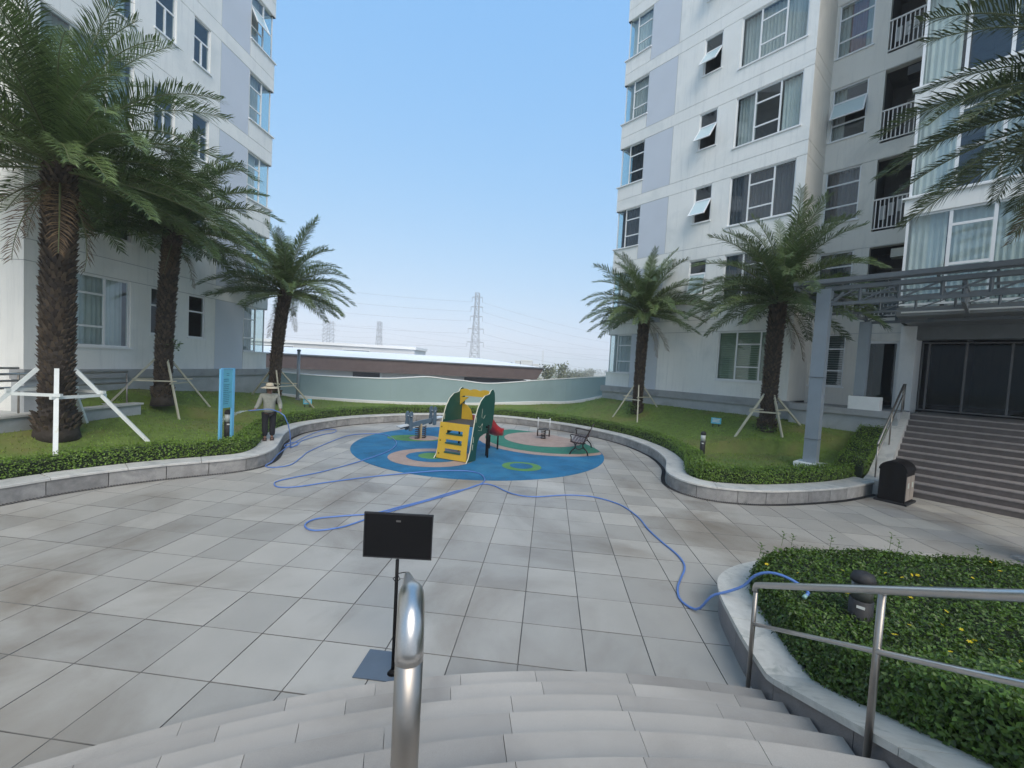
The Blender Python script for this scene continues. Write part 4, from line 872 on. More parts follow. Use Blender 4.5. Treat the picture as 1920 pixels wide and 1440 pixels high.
def palm(base, ztop, r0, r1, L, n, label, seed, leaf='frond', lean=(0, 0), stubs=True, phase=0):
    R_ = random.Random(seed); root = thing('date_palm', base, label, 'palm tree', 'date palms on the lawns')
    H_ = ztop-base[2]; m = 16
    cx = lambda t: Vector((lean[0]*t*t, lean[1]*t*t, H_*t))
    mb = MB(); mb.tube([cx(0)-Vector((0, 0, .2))]+[cx(i/m) for i in range(m+1)], [r0*1.5]+[(r0*1.35 if i == 0 else r0)*(1-i/m)+r1*i/m+.015*sin(i*1.7) for i in range(m+1)], 16); put('trunk', mb, 'trunk', root, True, local=True)
    mb = MB(); rows = int(H_/.07)
    for i in range(rows*11):
        t = (i/11)/rows; a = i*2.39996; c = cx(t); rr = r0*(1-t)+r1*t-.02; o = Vector((cos(a), sin(a), 0)); s_ = Vector((-sin(a), cos(a), 0))
        if t < .06: rr *= 1.35
        l = (.10+.07*R_.random())*(1+.5*t)*(r0/.28)**.4; wd = .05*(r0/.28)**.5; p = c+o*rr; tip = p+o*l*.52+Vector((0, 0, l*R_.uniform(.7, 1.15)))
        mb.add([p-s_*wd, p+s_*wd, p+s_*wd*.7+Vector((0, 0, .1))+o*-.02, p-s_*wd*.7+Vector((0, 0, .1))+o*-.02, tip+s_*wd*.35, tip-s_*wd*.35], [(0, 1, 4, 5), (3, 2, 4, 5), (0, 3, 5), (1, 2, 4)])
    tag(put('leaf_bases', mb, 'leaf_base', root, local=True), kind='stuff')
    tops = cx(1); F = fronds(L, leaf)
    for i in range(n):
        t = (i+.5)/n; j = min(13, int(t**.92*14)); o = link('frond', F[j], root, tops+Vector((0, 0, .28*(1-t)-.12)))
        az = i*2.39996+R_.uniform(-.25, .25)+phase; o.rotation_euler = (R_.uniform(-.25, .25), R_.uniform(-.08, .08), az); k = R_.uniform(.88, 1.08); o.scale = (k, k, k)
        o.location = o.location+Vector((cos(az), sin(az), 0))*r1*.5*t
    for i in range(5 if seed == 1 else 2):
        o = link('dry_frond', DRY[i % 3], root, tops+Vector((0, 0, -.25))); o.rotation_euler = (R_.uniform(-.2, .2), 0, R_.random()*6.28); k = R_.uniform(.5, .75)*L/3; o.scale = (k, k, k)
    return root
def stake_frame(base, feet, ztop, rt, mat, label, ring=.36, w=.05, rn=None):
    root = thing('palm_support', base, label, 'tree support', 'support frames around the palm trunks'); B_ = Vector(base); tops = []; mids = []
    for f in feet:
        F_ = Vector((f[0], f[1], lz(f[0], f[1])-.03)); d_ = (Vector((f[0], f[1], 0))-Vector((B_.x, B_.y, 0))).normalized(); T_ = Vector((B_.x, B_.y, ztop))+d_*rt
        mb = MB(); mb.beam(F_, T_, w); put('stake', mb, mat, root); mids.append(T_+(F_-T_)*ring)
    for i in range(len(mids)):
        a, b = mids[i], mids[(i+1) % len(mids)]; z = (a.z+b.z)/2; a = Vector((a.x, a.y, z)); b = Vector((b.x, b.y, z)); e = (b-a).normalized()*.1; mb = MB(); mb.beam(a-e, b+e, w*.85); put('crossbar', mb, mat, root)
    return root
palm((-10.9, 8.1, .82), 6.6, .27, .22, 3.7, 72, 'tallest nearest date palm at far left with thick shaggy trunk', 1, lean=(.12, -.05))
palm((-11.7, 11.38, 1.25), 6.3, .2, .19, 3.1, 66, 'date palm second from left with slim straight trunk by the left block', 2, lean=(.15, .1))
palm((-11.1, 15.6, 1.0), 5.3, .19, .2, 3.0, 60, 'date palm behind the person in the straw hat, against the sky', 3, lean=(.25, .2))
palm((4.06, 19.04, 1.06), 5.55, .2, .21, 3.05, 60, 'smaller date palm by the far corner of the right block', 4, lean=(.05, 0), phase=1.3)
palm((7.64, 14.95, 1.12), 5.55, .22, .22, 3.3, 64, 'full date palm between the blue lawn sign and the canopy column', 5, lean=(.0, -.1), phase=.6)
palm((8.7, 7.1, 0), 7.35, .3, .28, 3.4, 60, 'date palm outside the picture whose fronds hang in at upper right', 6, 'frond_near', phase=2.2)
stake_frame((-10.9, 8.1, .82), [(-9.85, 7.3), (-9.7, 9.1), (-11.3, 9.0), (-11.55, 6.9)], 2.22, .28, 'white_paint', 'thick white square timber frame bracing the nearest palm at left', .33, .075)
stake_frame((-11.7, 11.38, 1.25), [(-10.92, 11.16), (-11.27, 12.68), (-12.3, 10.4)], 2.45, .2, 'bamboo', 'thin pale pole frame bracing the second palm from left', .42, .045)
stake_frame((-11.1, 15.6, 1.0), [(-10.3, 14.9), (-10.2, 17.0), (-12.3, 15.9)], 2.15, .2, 'bamboo', 'pole frame bracing the palm behind the straw hat person', .4, .05)
stake_frame((4.06, 19.04, 1.06), [(2.98, 19.05), (3.88, 17.98), (5.0, 19.2)], 2.3, .18, 'bamboo', 'pole frame bracing the smaller palm by the right block corner', .42, .05)
stake_frame((7.64, 14.95, 1.12), [(6.43, 14.55), (7.82, 14.27), (8.9, 15.2)], 2.35, .2, 'bamboo', 'pole frame bracing the palm beside the canopy column', .42, .055)
tp = thing('tree_pit', (8.7, 7.1, 0), 'square dark soil tree pit around the right foreground palm', 'tree pit'); mb = MB(); mb.box(8.1, 9.3, 6.5, 7.7, .004, .05); put('kerb', mb, 'face_stone', tp); mb = MB(); mb.box(8.2, 9.2, 6.6, 7.6, .05, .056); put('soil', mb, 'trunk', tp)
# shoots at trunk feet
def shrub(c, r, h, n, label, size=.09):
    root = thing('small_shrub', c, label, 'shrub'); a = rng.uniform(0, 2*pi, n); rr = r*np.sqrt(rng.random(n)); z = rng.random(n)*h*(1-.5*rr/r)
    v, f = leaf_cloud(np.c_[rr*np.cos(a), rr*np.sin(a), z], np.c_[np.cos(a)*.6, np.sin(a)*.6, np.ones(n)], size, .8, .45); tag(link('foliage', fast_mesh('foliage', v, f, 'planter_leaf'), root), kind='stuff')
    mb = MB()
    for k in range(5): b = k*1.3; mb.tube([(0, 0, 0), (cos(b)*r*.4, sin(b)*r*.4, h*.8)], .008, 4)
    put('stem', mb, 'trunk', root, local=True)
shrub((3.75, 18.75, 1.0), .35, .7, 240, 'low leafy shrub at the foot of the smaller right palm')
shrub((7.5, 14.75, 1.08), .4, .3, 160, 'weedy clump at the foot of the palm beside the canopy column')
shrub((-10.95, 15.3, .95), .3, .45, 160, 'leafy clump at the foot of the palm behind the person')
shrub((-11.45, 11.45, 2.75), .16, .4, 60, 'sprig of leaves growing from the second palm trunk', .1)

# ------------------------------------------------------------------ ramp with rails at far left
rp_ = thing('access_ramp', (-12, 7, .8), 'low concrete access ramp behind the nearest palm at left', 'ramp')
mb = MB(); mb.prism([(4.0, .3), (10.4, .3), (10.4, 1.19), (4.0, 1.09)], -11.55, -11.35, lambda a, t, b: (t, a, b)); put('side_wall', mb, 'plinth_low', rp_)
mb = MB(); mb.prism([(4.0, 1.09), (10.43, 1.191), (10.43, 1.235), (4.0, 1.135)], -11.6, -11.3, lambda a, t, b: (t, a, b)); put('coping', mb, 'coping', rp_)
mb = MB(); mb.box(-15, -11.56, 4, 10.3, .3, 1.05); put('ramp_floor', mb, 'concrete', rp_)
mb = MB(); mb.box(-12.85, -11.56, 10.2, 10.38, 1.05, 1.17); put('end_wall', mb, 'plinth_low', rp_)
rr_ = thing('ramp_railing', (-11.75, 7, 1.0), 'stainless steel double railing of the ramp behind the nearest palm', 'railing')
for x in (-11.62, -12.6):
    for h in (.62, .92):
        mb = MB(); mb.tube([(x, 4.2, 1.1+h), (x, 10.25, 1.17+h)] if x > -12 else [(x, 4.2, 1.2+h), (x, 8.6, 1.22+h)], .027, 10); put('rail', mb, 'steel', rr_, True)
    for y in (5.2, 6.9, 8.6, 10.25) if x > -12 else (5.6, 7.2, 8.6):
        mb = MB(); mb.tube([(x, y, .95), (x, y, 2.04)], .02, 8); put('post', mb, 'steel_dull', rr_, True)

# ------------------------------------------------------------------ lawn furniture
sg = thing('notice_board', (-8.2, 9.75, .42), 'tall sky blue notice board on two posts by the left hedge', 'sign')
pa, pb = Vector((-8.2, 9.53, .38)), Vector((-8.24, 9.96, .38)); ax = (pb-pa).normalized()
for p in (pa, pb): mb = MB(); mb.beam(p, p+Vector((0, 0, 1.98 if p is pa else 2.0)), .075, .05, up=(1, 0, 0)); put('post', mb, 'blue_post', sg)
nrm = Vector((ax.y, -ax.x, 0))
def WSg(a, t, b): q = pa+ax*a+nrm*t; return (q.x, q.y, q.z+b)
mb = MB(); mb.prism([(.045, .98), (.40, .98), (.40, 1.96), (.045, 1.96)], -.012, .012, WSg); bd = put('board', mb, 'sign_face', sg)
mb = MB(); mb.prism([(.02, 1.97), (.42, 1.97), (.42, 2.0), (.02, 2.0)], -.02, .02, WSg); put('top_bar', mb, 'blue_post', sg)
mb = MB()
for i in range(17):
    z = 1.86-i*.048; w_ = (.1 if i < 2 else random.uniform(.15, .29)); x0 = .22-w_/2 if i < 2 else .075
    if i in (2, 5): continue
    t_ = x0
    while t_ < x0+w_:
        q = random.uniform(.015, .045); mb.prism([(t_, z-.008), (min(t_+q, x0+w_), z-.008), (min(t_+q, x0+w_), z+.008), (t_, z+.008)], .0125, .0145, WSg); t_ += q+.008
put('small_print', mb, 'sign_ink', bd)
def bollard(c, label, r=.085, h=.72, lens='lamp_glass'):
    root = thing('bollard_lamp', c, label, 'bollard lamp', 'garden bollard lamps')
    mb = MB(); mb.lathe([(r, -.05), (r, h*.62)], (0, 0, 0), 18); put('body', mb, 'black_rough', root, True, local=True)
    mb = MB(); mb.lathe([(r*.9, h*.62), (r*.9, h*.86)], (0, 0, 0), 18); put('lens', mb, lens, root, True, local=True)
    mb = MB(); mb.lathe([(r*1.02, h*.86), (r*1.05, h*.9), (r*.85, h*.97), (r*.3, h)], (0, 0, 0), 18); put('cap', mb, 'black_rough', root, True, local=True)
    mb = MB(); mb.lathe([(r*.3, h*.62), (r*.3, h*.86)], (0, 0, 0), 8); put('lamp_core', mb, lens, root, True, local=True)
    a = atan2(-c[1], -c[0]); mb = MB(); o_ = Vector((cos(a), sin(a), 0)); s_ = Vector((-sin(a), cos(a), 0)); p = o_*(r+.003); mb.add([p-s_*.03+Vector((0, 0, h*.53)), p+s_*.03+Vector((0, 0, h*.53)), p+s_*.03+Vector((0, 0, h*.57)), p-s_*.03+Vector((0, 0, h*.57))], [(0, 1, 2, 3)]); put('plate', mb, 'label_white', root, local=True)
bollard((-8.42, 10.05, .42), 'black bollard lamp behind the blue notice board', .09, .85)
bollard((4.80, 12.95, .36), 'black bollard lamp rising from the right hand hedge', .075, .80)
bollard((3.02, 4.02, .42), 'black bollard lamp standing in the planter behind the handrail', .092, .68, 'lens_dark')
def lawn_sign(c, a, label):
    root = thing('lawn_sign', c, label, 'sign', 'small blue lawn signs', rz=a)
    mb = MB(); mb.box(-.17, .17, -.012, .012, .14, .36); b_ = put('board', mb, 'blue_sign', root, local=True)
    mb = MB(); [mb.box(-.12, .12, -.0145, -.0125, z, z+.025) for z in (.2, .25, .3)]; put('small_print', mb, 'label_white', b_, local=True)
    for s_ in (-1, 1): mb = MB(); mb.box(.1*s_-.015, .1*s_+.015, -.012, .012, -.05, .14); put('leg', mb, 'black_rough', root, local=True)
lawn_sign((-10.41, 16.81, .55), radians(32), 'small light blue lawn sign on short legs near the left palm')
lawn_sign((6.29, 15.84, .96), radians(-25), 'small light blue lawn sign leaning back on the right lawn')
sp_ = thing('garden_spotlight', (9.3, 13.2, .78), 'small pale garden spotlight on the right lawn by the hedge', 'spotlight')
mb = MB(); mb.tube([(0, 0, 0), (0, 0, .12)], .015, 6); put('stem', mb, 'black_rough', sp_, local=True); mb = MB(); mb.tube([(-.05, -.06, .14), (.06, .07, .24)], [.075, .055], 12); put('head', mb, 'steel_dull', sp_, True, local=True); mb = MB(); mb.tube([(-.052, -.063, .137), (-.056, -.067, .134)], .07, 12); put('lens', mb, 'label_white', sp_, local=True)
sk = thing('sprinkler', (-3.3, 22.9, .5), 'thin dark sprinkler spike at the foot of the far wall', 'sprinkler'); mb = MB(); mb.tube([(0, 0, -.05), (0, 0, .28)], .02, 6); put('riser', mb, 'black_rough', sk, local=True); mb = MB(); mb.lathe([(.02, .28), (.04, .3), (.035, .36), (.01, .37)], (0, 0, 0), 8); put('head', mb, 'black_rough', sk, local=True)

# ------------------------------------------------------------------ play tower
pt = thing('play_tower', (-2.72, 11.4, .012), 'green and yellow climbing tower with red slide on the blue rubber', 'play tower', rz=radians(-19))
prof = [(0, 0), (.09, .12), (.15, .32), (.2, .62), (.25, .95), (.31, 1.25), (.4, 1.52), (.53, 1.74), (.70, 1.88), (.86, 1.91), (.93, 1.93), (.98, 2.02), (1.06, 2.06), (1.13, 2.03), (1.19, 1.93), (1.22, 1.7), (1.20, 1.35), (1.16, 1.05), (1.10, .84), (.95, .74), (.72, .72), (.55, .66), (.46, .52), (.42, .3), (.40, 0)]
prof = [(a*1.32, b) for a, b in prof]
for s_, x in ((-1, -.545), (1, .545)):
    mb = MB(); mb.prism(prof, x-.016, x+.016, lambda a, t, b: (t, a, b), 0, 1); p_ = put('side_panel', mb, ['play_green', 'play_edge'], pt, local=True)
    for (a, b) in ((.44, 1.12), (.33, .55), (.30, .34)):
        mb = MB(); mb.prism([(a-.012, b), (a+.012, b), (a+.03, b+.16), (a+.006, b+.16)], x-.02, x+.02, lambda p, t, q: (t, p, q)); put('grip_slot', mb, 'play_edge', p_, local=True)
    # scribbles of chalk on the panel
    mb = MB()
    if s_ > 0:
        for pts in ([(.8, 1.5), (.78, 1.25), (.9, 1.2), (1.0, 1.3)], [(.6, 1.0), (.7, .95), (.85, 1.05), (.8, .85), (.6, .88)]): mb.tube([(x+.018, a, b) for a, b in pts], .004, 4)
        put('chalk_scribble', mb, 'play_edge', p_, local=True)
# leaning yellow climbing panel with three slots
out = wallcells(-.5, .5, 0, 1.06, [(-.24, .30, z, z+.10, 'hole') for z in (.2, .47, .74)], lambda x, y, z: (x+.02*0, .06+.13*z+y, .03+z*.985), reveal=.03)
mb = out['wall']; mb.box(-.5, .5, .031, .035, 0, .2, lambda x, y, z: (x, .06+.13*z+y, .03+z*.985))
cp = put('climbing_panel', mb, 'play_yellow', pt, local=True)
for z in (.2, .47, .74): mb = MB(); mb.box(-.25, .31, -.015, .06, z-.025, z+.012, lambda x, y, zz: (x, .06+.13*zz+y, .03+zz*.985)); put('foot_hold', mb, 'play_green', cp, local=True)
for z in (.12, .5, .9): mb = MB(); mb.box(-.44, -.41, -.012, 0, z, z+.035, lambda x, y, zz: (x, .06+.13*zz+y, .03+zz*.985)); put('bolt', mb, 'black', cp, local=True)
mb = MB(); mb.box(-.528, .528, .34, 1.46, 1.0, 1.04); put('platform', mb, 'play_floor', pt, local=True)
arch = [(-.53, 1.72), (-.4, 1.80), (.4, 1.80), (.53, 1.72), (.53, 1.98)]+[(.53-1.06*i/24, 1.985+.045*abs(sin(pi*i/8))) for i in range(1, 24)]+[(-.53, 1.98)]
mb = MB(); mb.prism(arch, 1.28, 1.31, lambda a, t, b: (a, t, b)); put('arch', mb, 'play_yellow', pt, local=True)
mb = MB(); mb.prism([(-.52, 1.5), (-.52, 1.74), (-.2, 1.78)], 1.28, 1.31, lambda a, t, b: (a, t, b)); put('arch_brace', mb, 'play_yellow', pt, local=True)
mb = MB(); mb.prism([(-.52, 1.04), (-.12, 1.04), (-.14, 1.2), (-.22, 1.38), (-.36, 1.5), (-.52, 1.54)], 1.42, 1.45, lambda a, t, b: (a, t, b)); put('back_panel', mb, 'play_yellow', pt, local=True)
mb = MB(); path = spline([(.12, 1.46, 1.0), (.12, 1.62, .97), (.12, 1.92, .86), (.13, 2.15, .68), (.14, 2.4, .55), (.15, 2.58, .49), (.15, 2.7, .48)], .12); n = len(path); vs = []
for i in range(n):
    t = path[min(i+1, n-1)]-path[max(i-1, 0)]; t[2] = 0; t /= np.linalg.norm(t); sd_ = np.array((-t[1], t[0], 0))
    for o_, z in ((-.27, .2), (-.24, .2), (-.2, .02), (0, 0), (.2, .02), (.24, .2), (.27, .2), (.25, -.05), (0, -.09), (-.25, -.05)): vs.append(path[i]+sd_*o_+np.array((0, 0, z)))
m = 10; mb.add(vs, [(i*m+j, i*m+(j+1) % m, (i+1)*m+(j+1) % m, (i+1)*m+j) for i in range(n-1) for j in range(m)]+[tuple(range(m)), tuple((n-1)*m+j for j in range(m))]); put('slide', mb, 'play_red', pt, True, local=True)
for x, y, z in ((.66, 1.08, 1.0), (.06, 2.35, .45), (.36, 2.38, .45)): mb = MB(); mb.tube([(x, y, 0), (x, y, z)], .03, 8); put('leg', mb, 'black', pt, True, local=True)
mb = MB(); mb.beam((.54, 1.1, .93), (.66, 1.08, .93), .05); put('strut', mb, 'black', pt, local=True)
for x in (-.5, .5): mb = MB(); mb.tube([(x, 1.3, 0), (x, 1.3, 1.0)], .03, 8); put('leg', mb, 'black', pt, True, local=True)

def helix(c, r, h, turns, n=60): return [(c[0]+r*cos(2*pi*turns*i/n), c[1]+r*sin(2*pi*turns*i/n), c[2]+h*i/n) for i in range(n+1)]
ss = thing('spring_seesaw', (-4.55, 14.4, .02), 'blue grey two seat spring seesaw left of the climbing tower', 'seesaw', rz=radians(50)); ss.scale = (1, 1, 1.08)
for x in (-.14, .14):
    mb = MB(); mb.tube(helix((x, 0, .0), .075, .42, 6), .016, 6); put('spring', mb, 'spring', ss, True, local=True)
mb = MB(); mb.box(-.03, .03, -.05, .05, 0, .5); put('centre_post', mb, 'spring_tan', ss, local=True)
tl = .14
def WT(x, y, z): return (x*cos(tl), y, .5+x*sin(tl)+z)
mb = MB(); mb.prism([(-.85, 0), (-.5, .1), (0, .12), (.5, .1), (.85, 0), (.5, -.02), (0, -.06), (-.5, -.02)], -.03, .03, lambda a, t, b: WT(a, t, b)); put('beam', mb, 'play_blue', ss, local=True)
for s_ in (-1, 1):
    mb = MB(); mb.box(s_*.72-.2, s_*.72+.2, -.14, .14, .06, .09, WT); put('seat', mb, 'play_grey', ss, local=True)
    for y in (-.13, .13):
        mb = MB(); x0 = s_*.5; mb.prism([(x0-.06, -.12), (x0+.06, -.12), (x0+.07, .1), (x0+.05, .25), (x0+.07, .42), (x0+.03, .5), (x0-.03, .5), (x0-.07, .42), (x0-.05, .25), (x0-.07, .1)], y-.03, y+.03, lambda a, t, b: WT(a, t, b)); put('leg_guard', mb, 'play_blue', ss, local=True)
    mb = MB(); mb.tube([WT(s_*.5, -.2, .36), WT(s_*.5, .2, .36)], .014, 8); put('handle', mb, 'play_grey', ss, True, local=True)
    mb = MB(); mb.tube([WT(s_*.5+s_*.0, -.2, .36), WT(s_*.55, -.26, .34), WT(s_*.6, -.2, .36)], .01, 6); put('grip', mb, 'black', ss, True, local=True)
sr = thing('spring_rocker', (-.11, 16.12, .024), 'small spring rocker with pale upright frame on the tan oval', 'spring rocker', rz=radians(5)); sr.scale = (.9, .9, .88)
mb = MB(); mb.tube(helix((0, 0, 0), .1, .38, 5), .02, 6); put('spring', mb, 'spring', sr, True, local=True)
mb = MB(); mb.box(-.26, .26, -.02, .02, .14, .17); mb.box(-.26, .26, -.02, .02, .40, .43); put('lower_frame', mb, 'spring', sr, local=True)
for x in (-.26, .26):
    mb = MB(); mb.tube([(x, 0, .12), (x, 0, .42)], .03, 8); put('foot_peg', mb, 'spring', sr, True, local=True)
    mb = MB(); mb.tube([(x, 0, .42), (x, 0, .95)], .022, 8); put('upright', mb, 'play_grey', sr, True, local=True)
mb = MB(); mb.tube([(-.26, 0, .88), (.26, 0, .88)], .016, 8); put('handlebar', mb, 'play_grey', sr, True, local=True)
mb = MB(); mb.box(-.2, .2, -.1, .25, .40, .44); put('seat', mb, 'play_floor', sr, local=True)

# park bench
bh = thing('park_bench', (1.36, 14.3, .016), 'dark slatted park bench with scrolled iron ends on the play circle', 'bench', rz=radians(-10))
for y in (-.78, .78):
    mb = MB()
    mb.tube(spline([(-.42, y, 0), (-.36, y, .12), (-.25, y, .24), (-.28, y, .38), (-.42, y, .43)], .05), .022, 8)
    mb.tube(spline([(.18, y, 0), (.14, y, .14), (.02, y, .26), (.0, y, .36), (.08, y, .42)], .05), .022, 8)
    mb.tube(spline([(-.42, y, .43), (-.28, y, .41), (-.1, y, .38), (.02, y, .42), (.1, y, .62), (.22, y, .88)], .05), .022, 8)
    mb.tube(spline([(-.25, y, .24), (-.12, y, .18), (.02, y, .26)], .05), .016, 8)
    mb.tube(spline([(-.4, y, .44), (-.4, y, .58), (-.44, y, .64), (-.36, y, .66), (-.1, y, .63), (.08, y, .6)], .05), .018, 8)
    put('iron_end', mb, 'iron', bh, True, local=True)
    
for i in range(5): x = -.40+i*.095; mb = MB(); mb.box(x, x+.065, -.8, .8, .43-.012*i*(4-i)*.6, .452-.012*i*(4-i)*.6); put('seat_slat', mb, 'bench_wood', bh, local=True)
for i in range(5):
    t = i/4; x = .06+.15*t; z = .5+.34*t; mb = MB(); mb.box(-.012, .012, -.8, .8, -.03, .03, lambda a, b, c: (x+a*.9+c*.4, b, z+c*.9-a*.4)); put('back_slat', mb, 'bench_wood', bh, local=True)

# ------------------------------------------------------------------ garden hose
H1 = [(-7.62, 11.5), (-7.68, 11.8), (-7.85, 12.25), (-8.0, 12.3), (-8.05, 11.95), (-7.85, 11.6), (-7.66, 11.85), (-7.95, 12.64), (-7.95, 13.76), (-7.83, 14.32), (-8.0, 14.85), (-8.3, 14.95), (-8.42, 14.5), (-8.3, 13.55), (-7.95, 12.14), (-7.4, 10.62), (-7.05, 9.9), (-6.9, 9.45), (-6.62, 9.4), (-6.43, 9.74), (-6.65, 10.54), (-6.87, 11.26), (-7.05, 12.76), (-7.07, 14.04), (-6.62, 14.6), (-6.01, 14.62), (-5.34, 13.86), (-4.95, 13.1), (-4.78, 12.1), (-4.87, 11.16), (-5.13, 10.11), (-5.39, 9.31), (-5.69, 8.73), (-5.83, 8.38), (-5.74, 8.16), (-5.52, 8.02), (-5.19, 8.16), (-4.75, 8.65), (-4.05, 9.32), (-2.97, 10.06), (-2.22, 10.4), (-1.71, 10.34), (-1.46, 9.9), (-1.44, 9.53), (-1.66, 9.03), (-1.95, 8.67), (-2.34, 8.02), (-2.71, 7.51), (-3.05, 7.07), (-3.52, 6.82), (-3.85, 6.62), (-3.91, 6.38), (-3.78, 6.2), (-3.58, 6.16), (-3.28, 6.37), (-3.08, 6.72), (-2.87, 7.12), (-2.4, 7.84), (-1.92, 8.56), (-1.48, 9.38), (-1.16, 9.38), (-.68, 8.9), (-.2, 8.8), (.51, 9.1), (1.1, 9.15), (1.63, 8.78), (1.88, 8.11), (1.94, 7.49), (2.04, 6.98), (2.16, 6.51), (2.15, 6.13), (1.97, 5.74), (1.86, 5.5), (1.80, 5.25), (1.84, 5.08)]
def hz(x, y): return .016+(.014 if hypot(x-CIRC[0], y-CIRC[1]) < CIRC[2] else 0)
HR = [(x, y, hz(x, y)) for x, y in H1]+[(1.93, 4.95, .06), (2.03, 4.86, .28), (2.15, 4.78, .385), (2.3, 4.70, .52), (2.36, 4.62, .68), (2.46, 4.53, .775), (2.57, 4.44, .79), (2.65, 4.36, .77), (2.70, 4.28, .75), (2.68, 4.22, .74), (2.63, 4.18, .735)]
ho = thing('garden_hose', (-3, 9, 0), 'long blue garden hose looping across the paving to the planter', 'hose')
hp = spline(HR, .07); mb = MB(); mb.tube([tuple(p) for p in hp], .0145, 8); put('tube', mb, 'hose', ho, True)
mb = MB(); mb.tube([tuple(hp[-1]), (2.60, 4.155, .73)], .019, 8); put('end_fitting', mb, 'hose_tip', ho, True)

# ------------------------------------------------------------------ person watering the lawn
pe = thing('person', (-8.0, 11.05, KH), 'person in wide straw hat and grey shirt watering the lawn from the kerb', 'person', rz=radians(36))
def skin_mesh(name, V, E, mats, parent, sub=2):
    me = bpy.data.meshes.new(name); me.from_pydata([v[:3] for v in V], E, []); o = bpy.data.objects.new(name, me); col.objects.link(o)
    md = o.modifiers.new('skin', 'SKIN'); me.skin_vertices[0].data[0].use_root = True
    for i, v in enumerate(V): r = v[3]; me.skin_vertices[0].data[i].radius = (r, r) if not isinstance(r, tuple) else r
    md.use_smooth_shade = True; s_ = o.modifiers.new('sub', 'SUBSURF'); s_.levels = sub; s_.render_levels = sub
    dg = bpy.context.evaluated_depsgraph_get(); nm = bpy.data.meshes.new_from_object(o.evaluated_get(dg)); bpy.data.objects.remove(o)
    nm.materials.clear(); nm.materials.append(MATS[mats]); nm.name = name; nm.polygons.foreach_set('use_smooth', [True]*len(nm.polygons)); ob = link(name, nm, parent); return ob
V = [(0, 0, .86, .09), (0, -.01, 1.05, .09), (0, -.01, 1.22, .10), (0, -.01, 1.34, .055), (0, -.03, 1.41, .06), (0, -.045, 1.49, .085), (0, -.045, 1.57, .07)]
E_ = [(0, 1), (1, 2), (2, 3), (3, 4), (4, 5), (5, 6)]
def chain(start, pts):
    p = start
    for q in pts: V.append(q); E_.append((p, len(V)-1)); p = len(V)-1
    return p
wr = chain(2, [(-.18, 0, 1.27, .06), (-.26, -.05, 1.03, .042), (-.345, -.19, .90, .028), (-.39, -.22, .88, .03)])
for dx, dy, dz in ((-.05, -.03, .015), (-.06, -.025, 0), (-.055, -.03, -.02), (-.045, -.035, -.03)): chain(wr, [(-.39+dx*.6, -.22+dy*.6, .88+dz, .009), (-.39+dx, -.22+dy, .87+dz*.6, .008)])
chain(wr, [(-.375, -.255, .905, .010), (-.40, -.27, .90, .008)])
wl_ = chain(2, [(.18, 0, 1.27, .06), (.27, .03, 1.04, .042), (.285, -.09, .86, .028), (.28, -.13, .82, .03)])
for dx, dy, dz in ((.02, -.04, -.03), (.005, -.045, -.035), (-.012, -.042, -.035), (-.025, -.035, -.03)): chain(wl_, [(.28+dx*.6, -.13+dy*.6, .82+dz*.6, .009), (.28+dx, -.13+dy, .82+dz, .008)])
chain(wl_, [(.255, -.15, .835, .010), (.25, -.17, .82, .008)])
for s_, y in ((-1, -.02), (1, .03)): chain(0, [(s_*.085, 0, .78, .06), (s_*.09, y-.02, .46, .045), (s_*.085, y, .10, .038), (s_*.085, y-.03, .04, .04), (s_*.09, y-.15, .03, .035)])
skin_mesh('body', V, E_, 'skin', pe)
SH = [(0, 0, .74, (.175, .14)), (0, 0, .92, (.165, .135)), (0, -.005, 1.10, (.165, .135)), (0, -.005, 1.24, (.16, .12)), (0, -.01, 1.36, (.075, .07)), (-.19, 0, 1.28, .08), (-.265, -.05, 1.03, .065), (-.34, -.18, .91, .05), (.19, 0, 1.28, .08), (.275, .03, 1.04, .065), (.285, -.08, .88, .05)]
skin_mesh('shirt', SH, [(0, 1), (1, 2), (2, 3), (3, 4), (3, 5), (5, 6), (6, 7), (3, 8), (8, 9), (9, 10)], 'shirt', pe)
TR = [(0, 0, .86, (.165, .12)), (-.09, 0, .76, .11), (-.095, -.04, .46, .085), (-.09, -.02, .10, .075), (.09, 0, .76, .11), (.095, .01, .46, .085), (.09, .03, .10, .075)]
skin_mesh('trousers', TR, [(0, 1), (1, 2), (2, 3), (0, 4), (4, 5), (5, 6)], 'trousers', pe)
mb = MB(); mb.lathe([(.235, -.035), (.23, -.03), (.15, .0), (.108, .015), (.10, .06), (.085, .105), (.04, .12)], (0, -.045, 1.535), 22); hat = put('straw_hat', mb, 'straw', pe, True, local=True); 
mb = MB(); mb.lathe([(.111, .013), (.111, .035)], (0, -.045, 1.535), 22); put('hat_band', mb, 'sandal', hat, True, local=True)
mb = MB(); mb.lathe([(.0, -.07), (.07, -.06), (.092, -.0), (.094, .05)], (0, -.02, 1.50), 14); put('hair', mb, 'hair', pe, True, local=True)
mb = MB()
for s_ in (-1, 1): mb.lathe([(.001, -.008), (.008, -.004), (.008, .004), (.001, .008)], (s_*.03, -.122, 1.50), 8)
mb.tube([(-.02, -.122, 1.445), (.02, -.122, 1.445)], .005, 6); mb.tube([(0, -.118, 1.50), (0, -.138, 1.47)], .010, 6); put('face_features', mb, 'hair', pe, local=True)
for s_, y in ((-1, -.02), (1, .03)): mb = MB(); mb.box(s_*.09-.05, s_*.09+.05, y-.21, y+.06, 0, .03); mb.box(s_*.09-.052, s_*.09+.052, y-.13, y-.08, .03, .075); put('sandal', mb, 'sandal', pe, local=True)
L_ = Vector((-8.0, 11.05, KH)); Rz = Matrix.Rotation(radians(36), 3, 'Z')
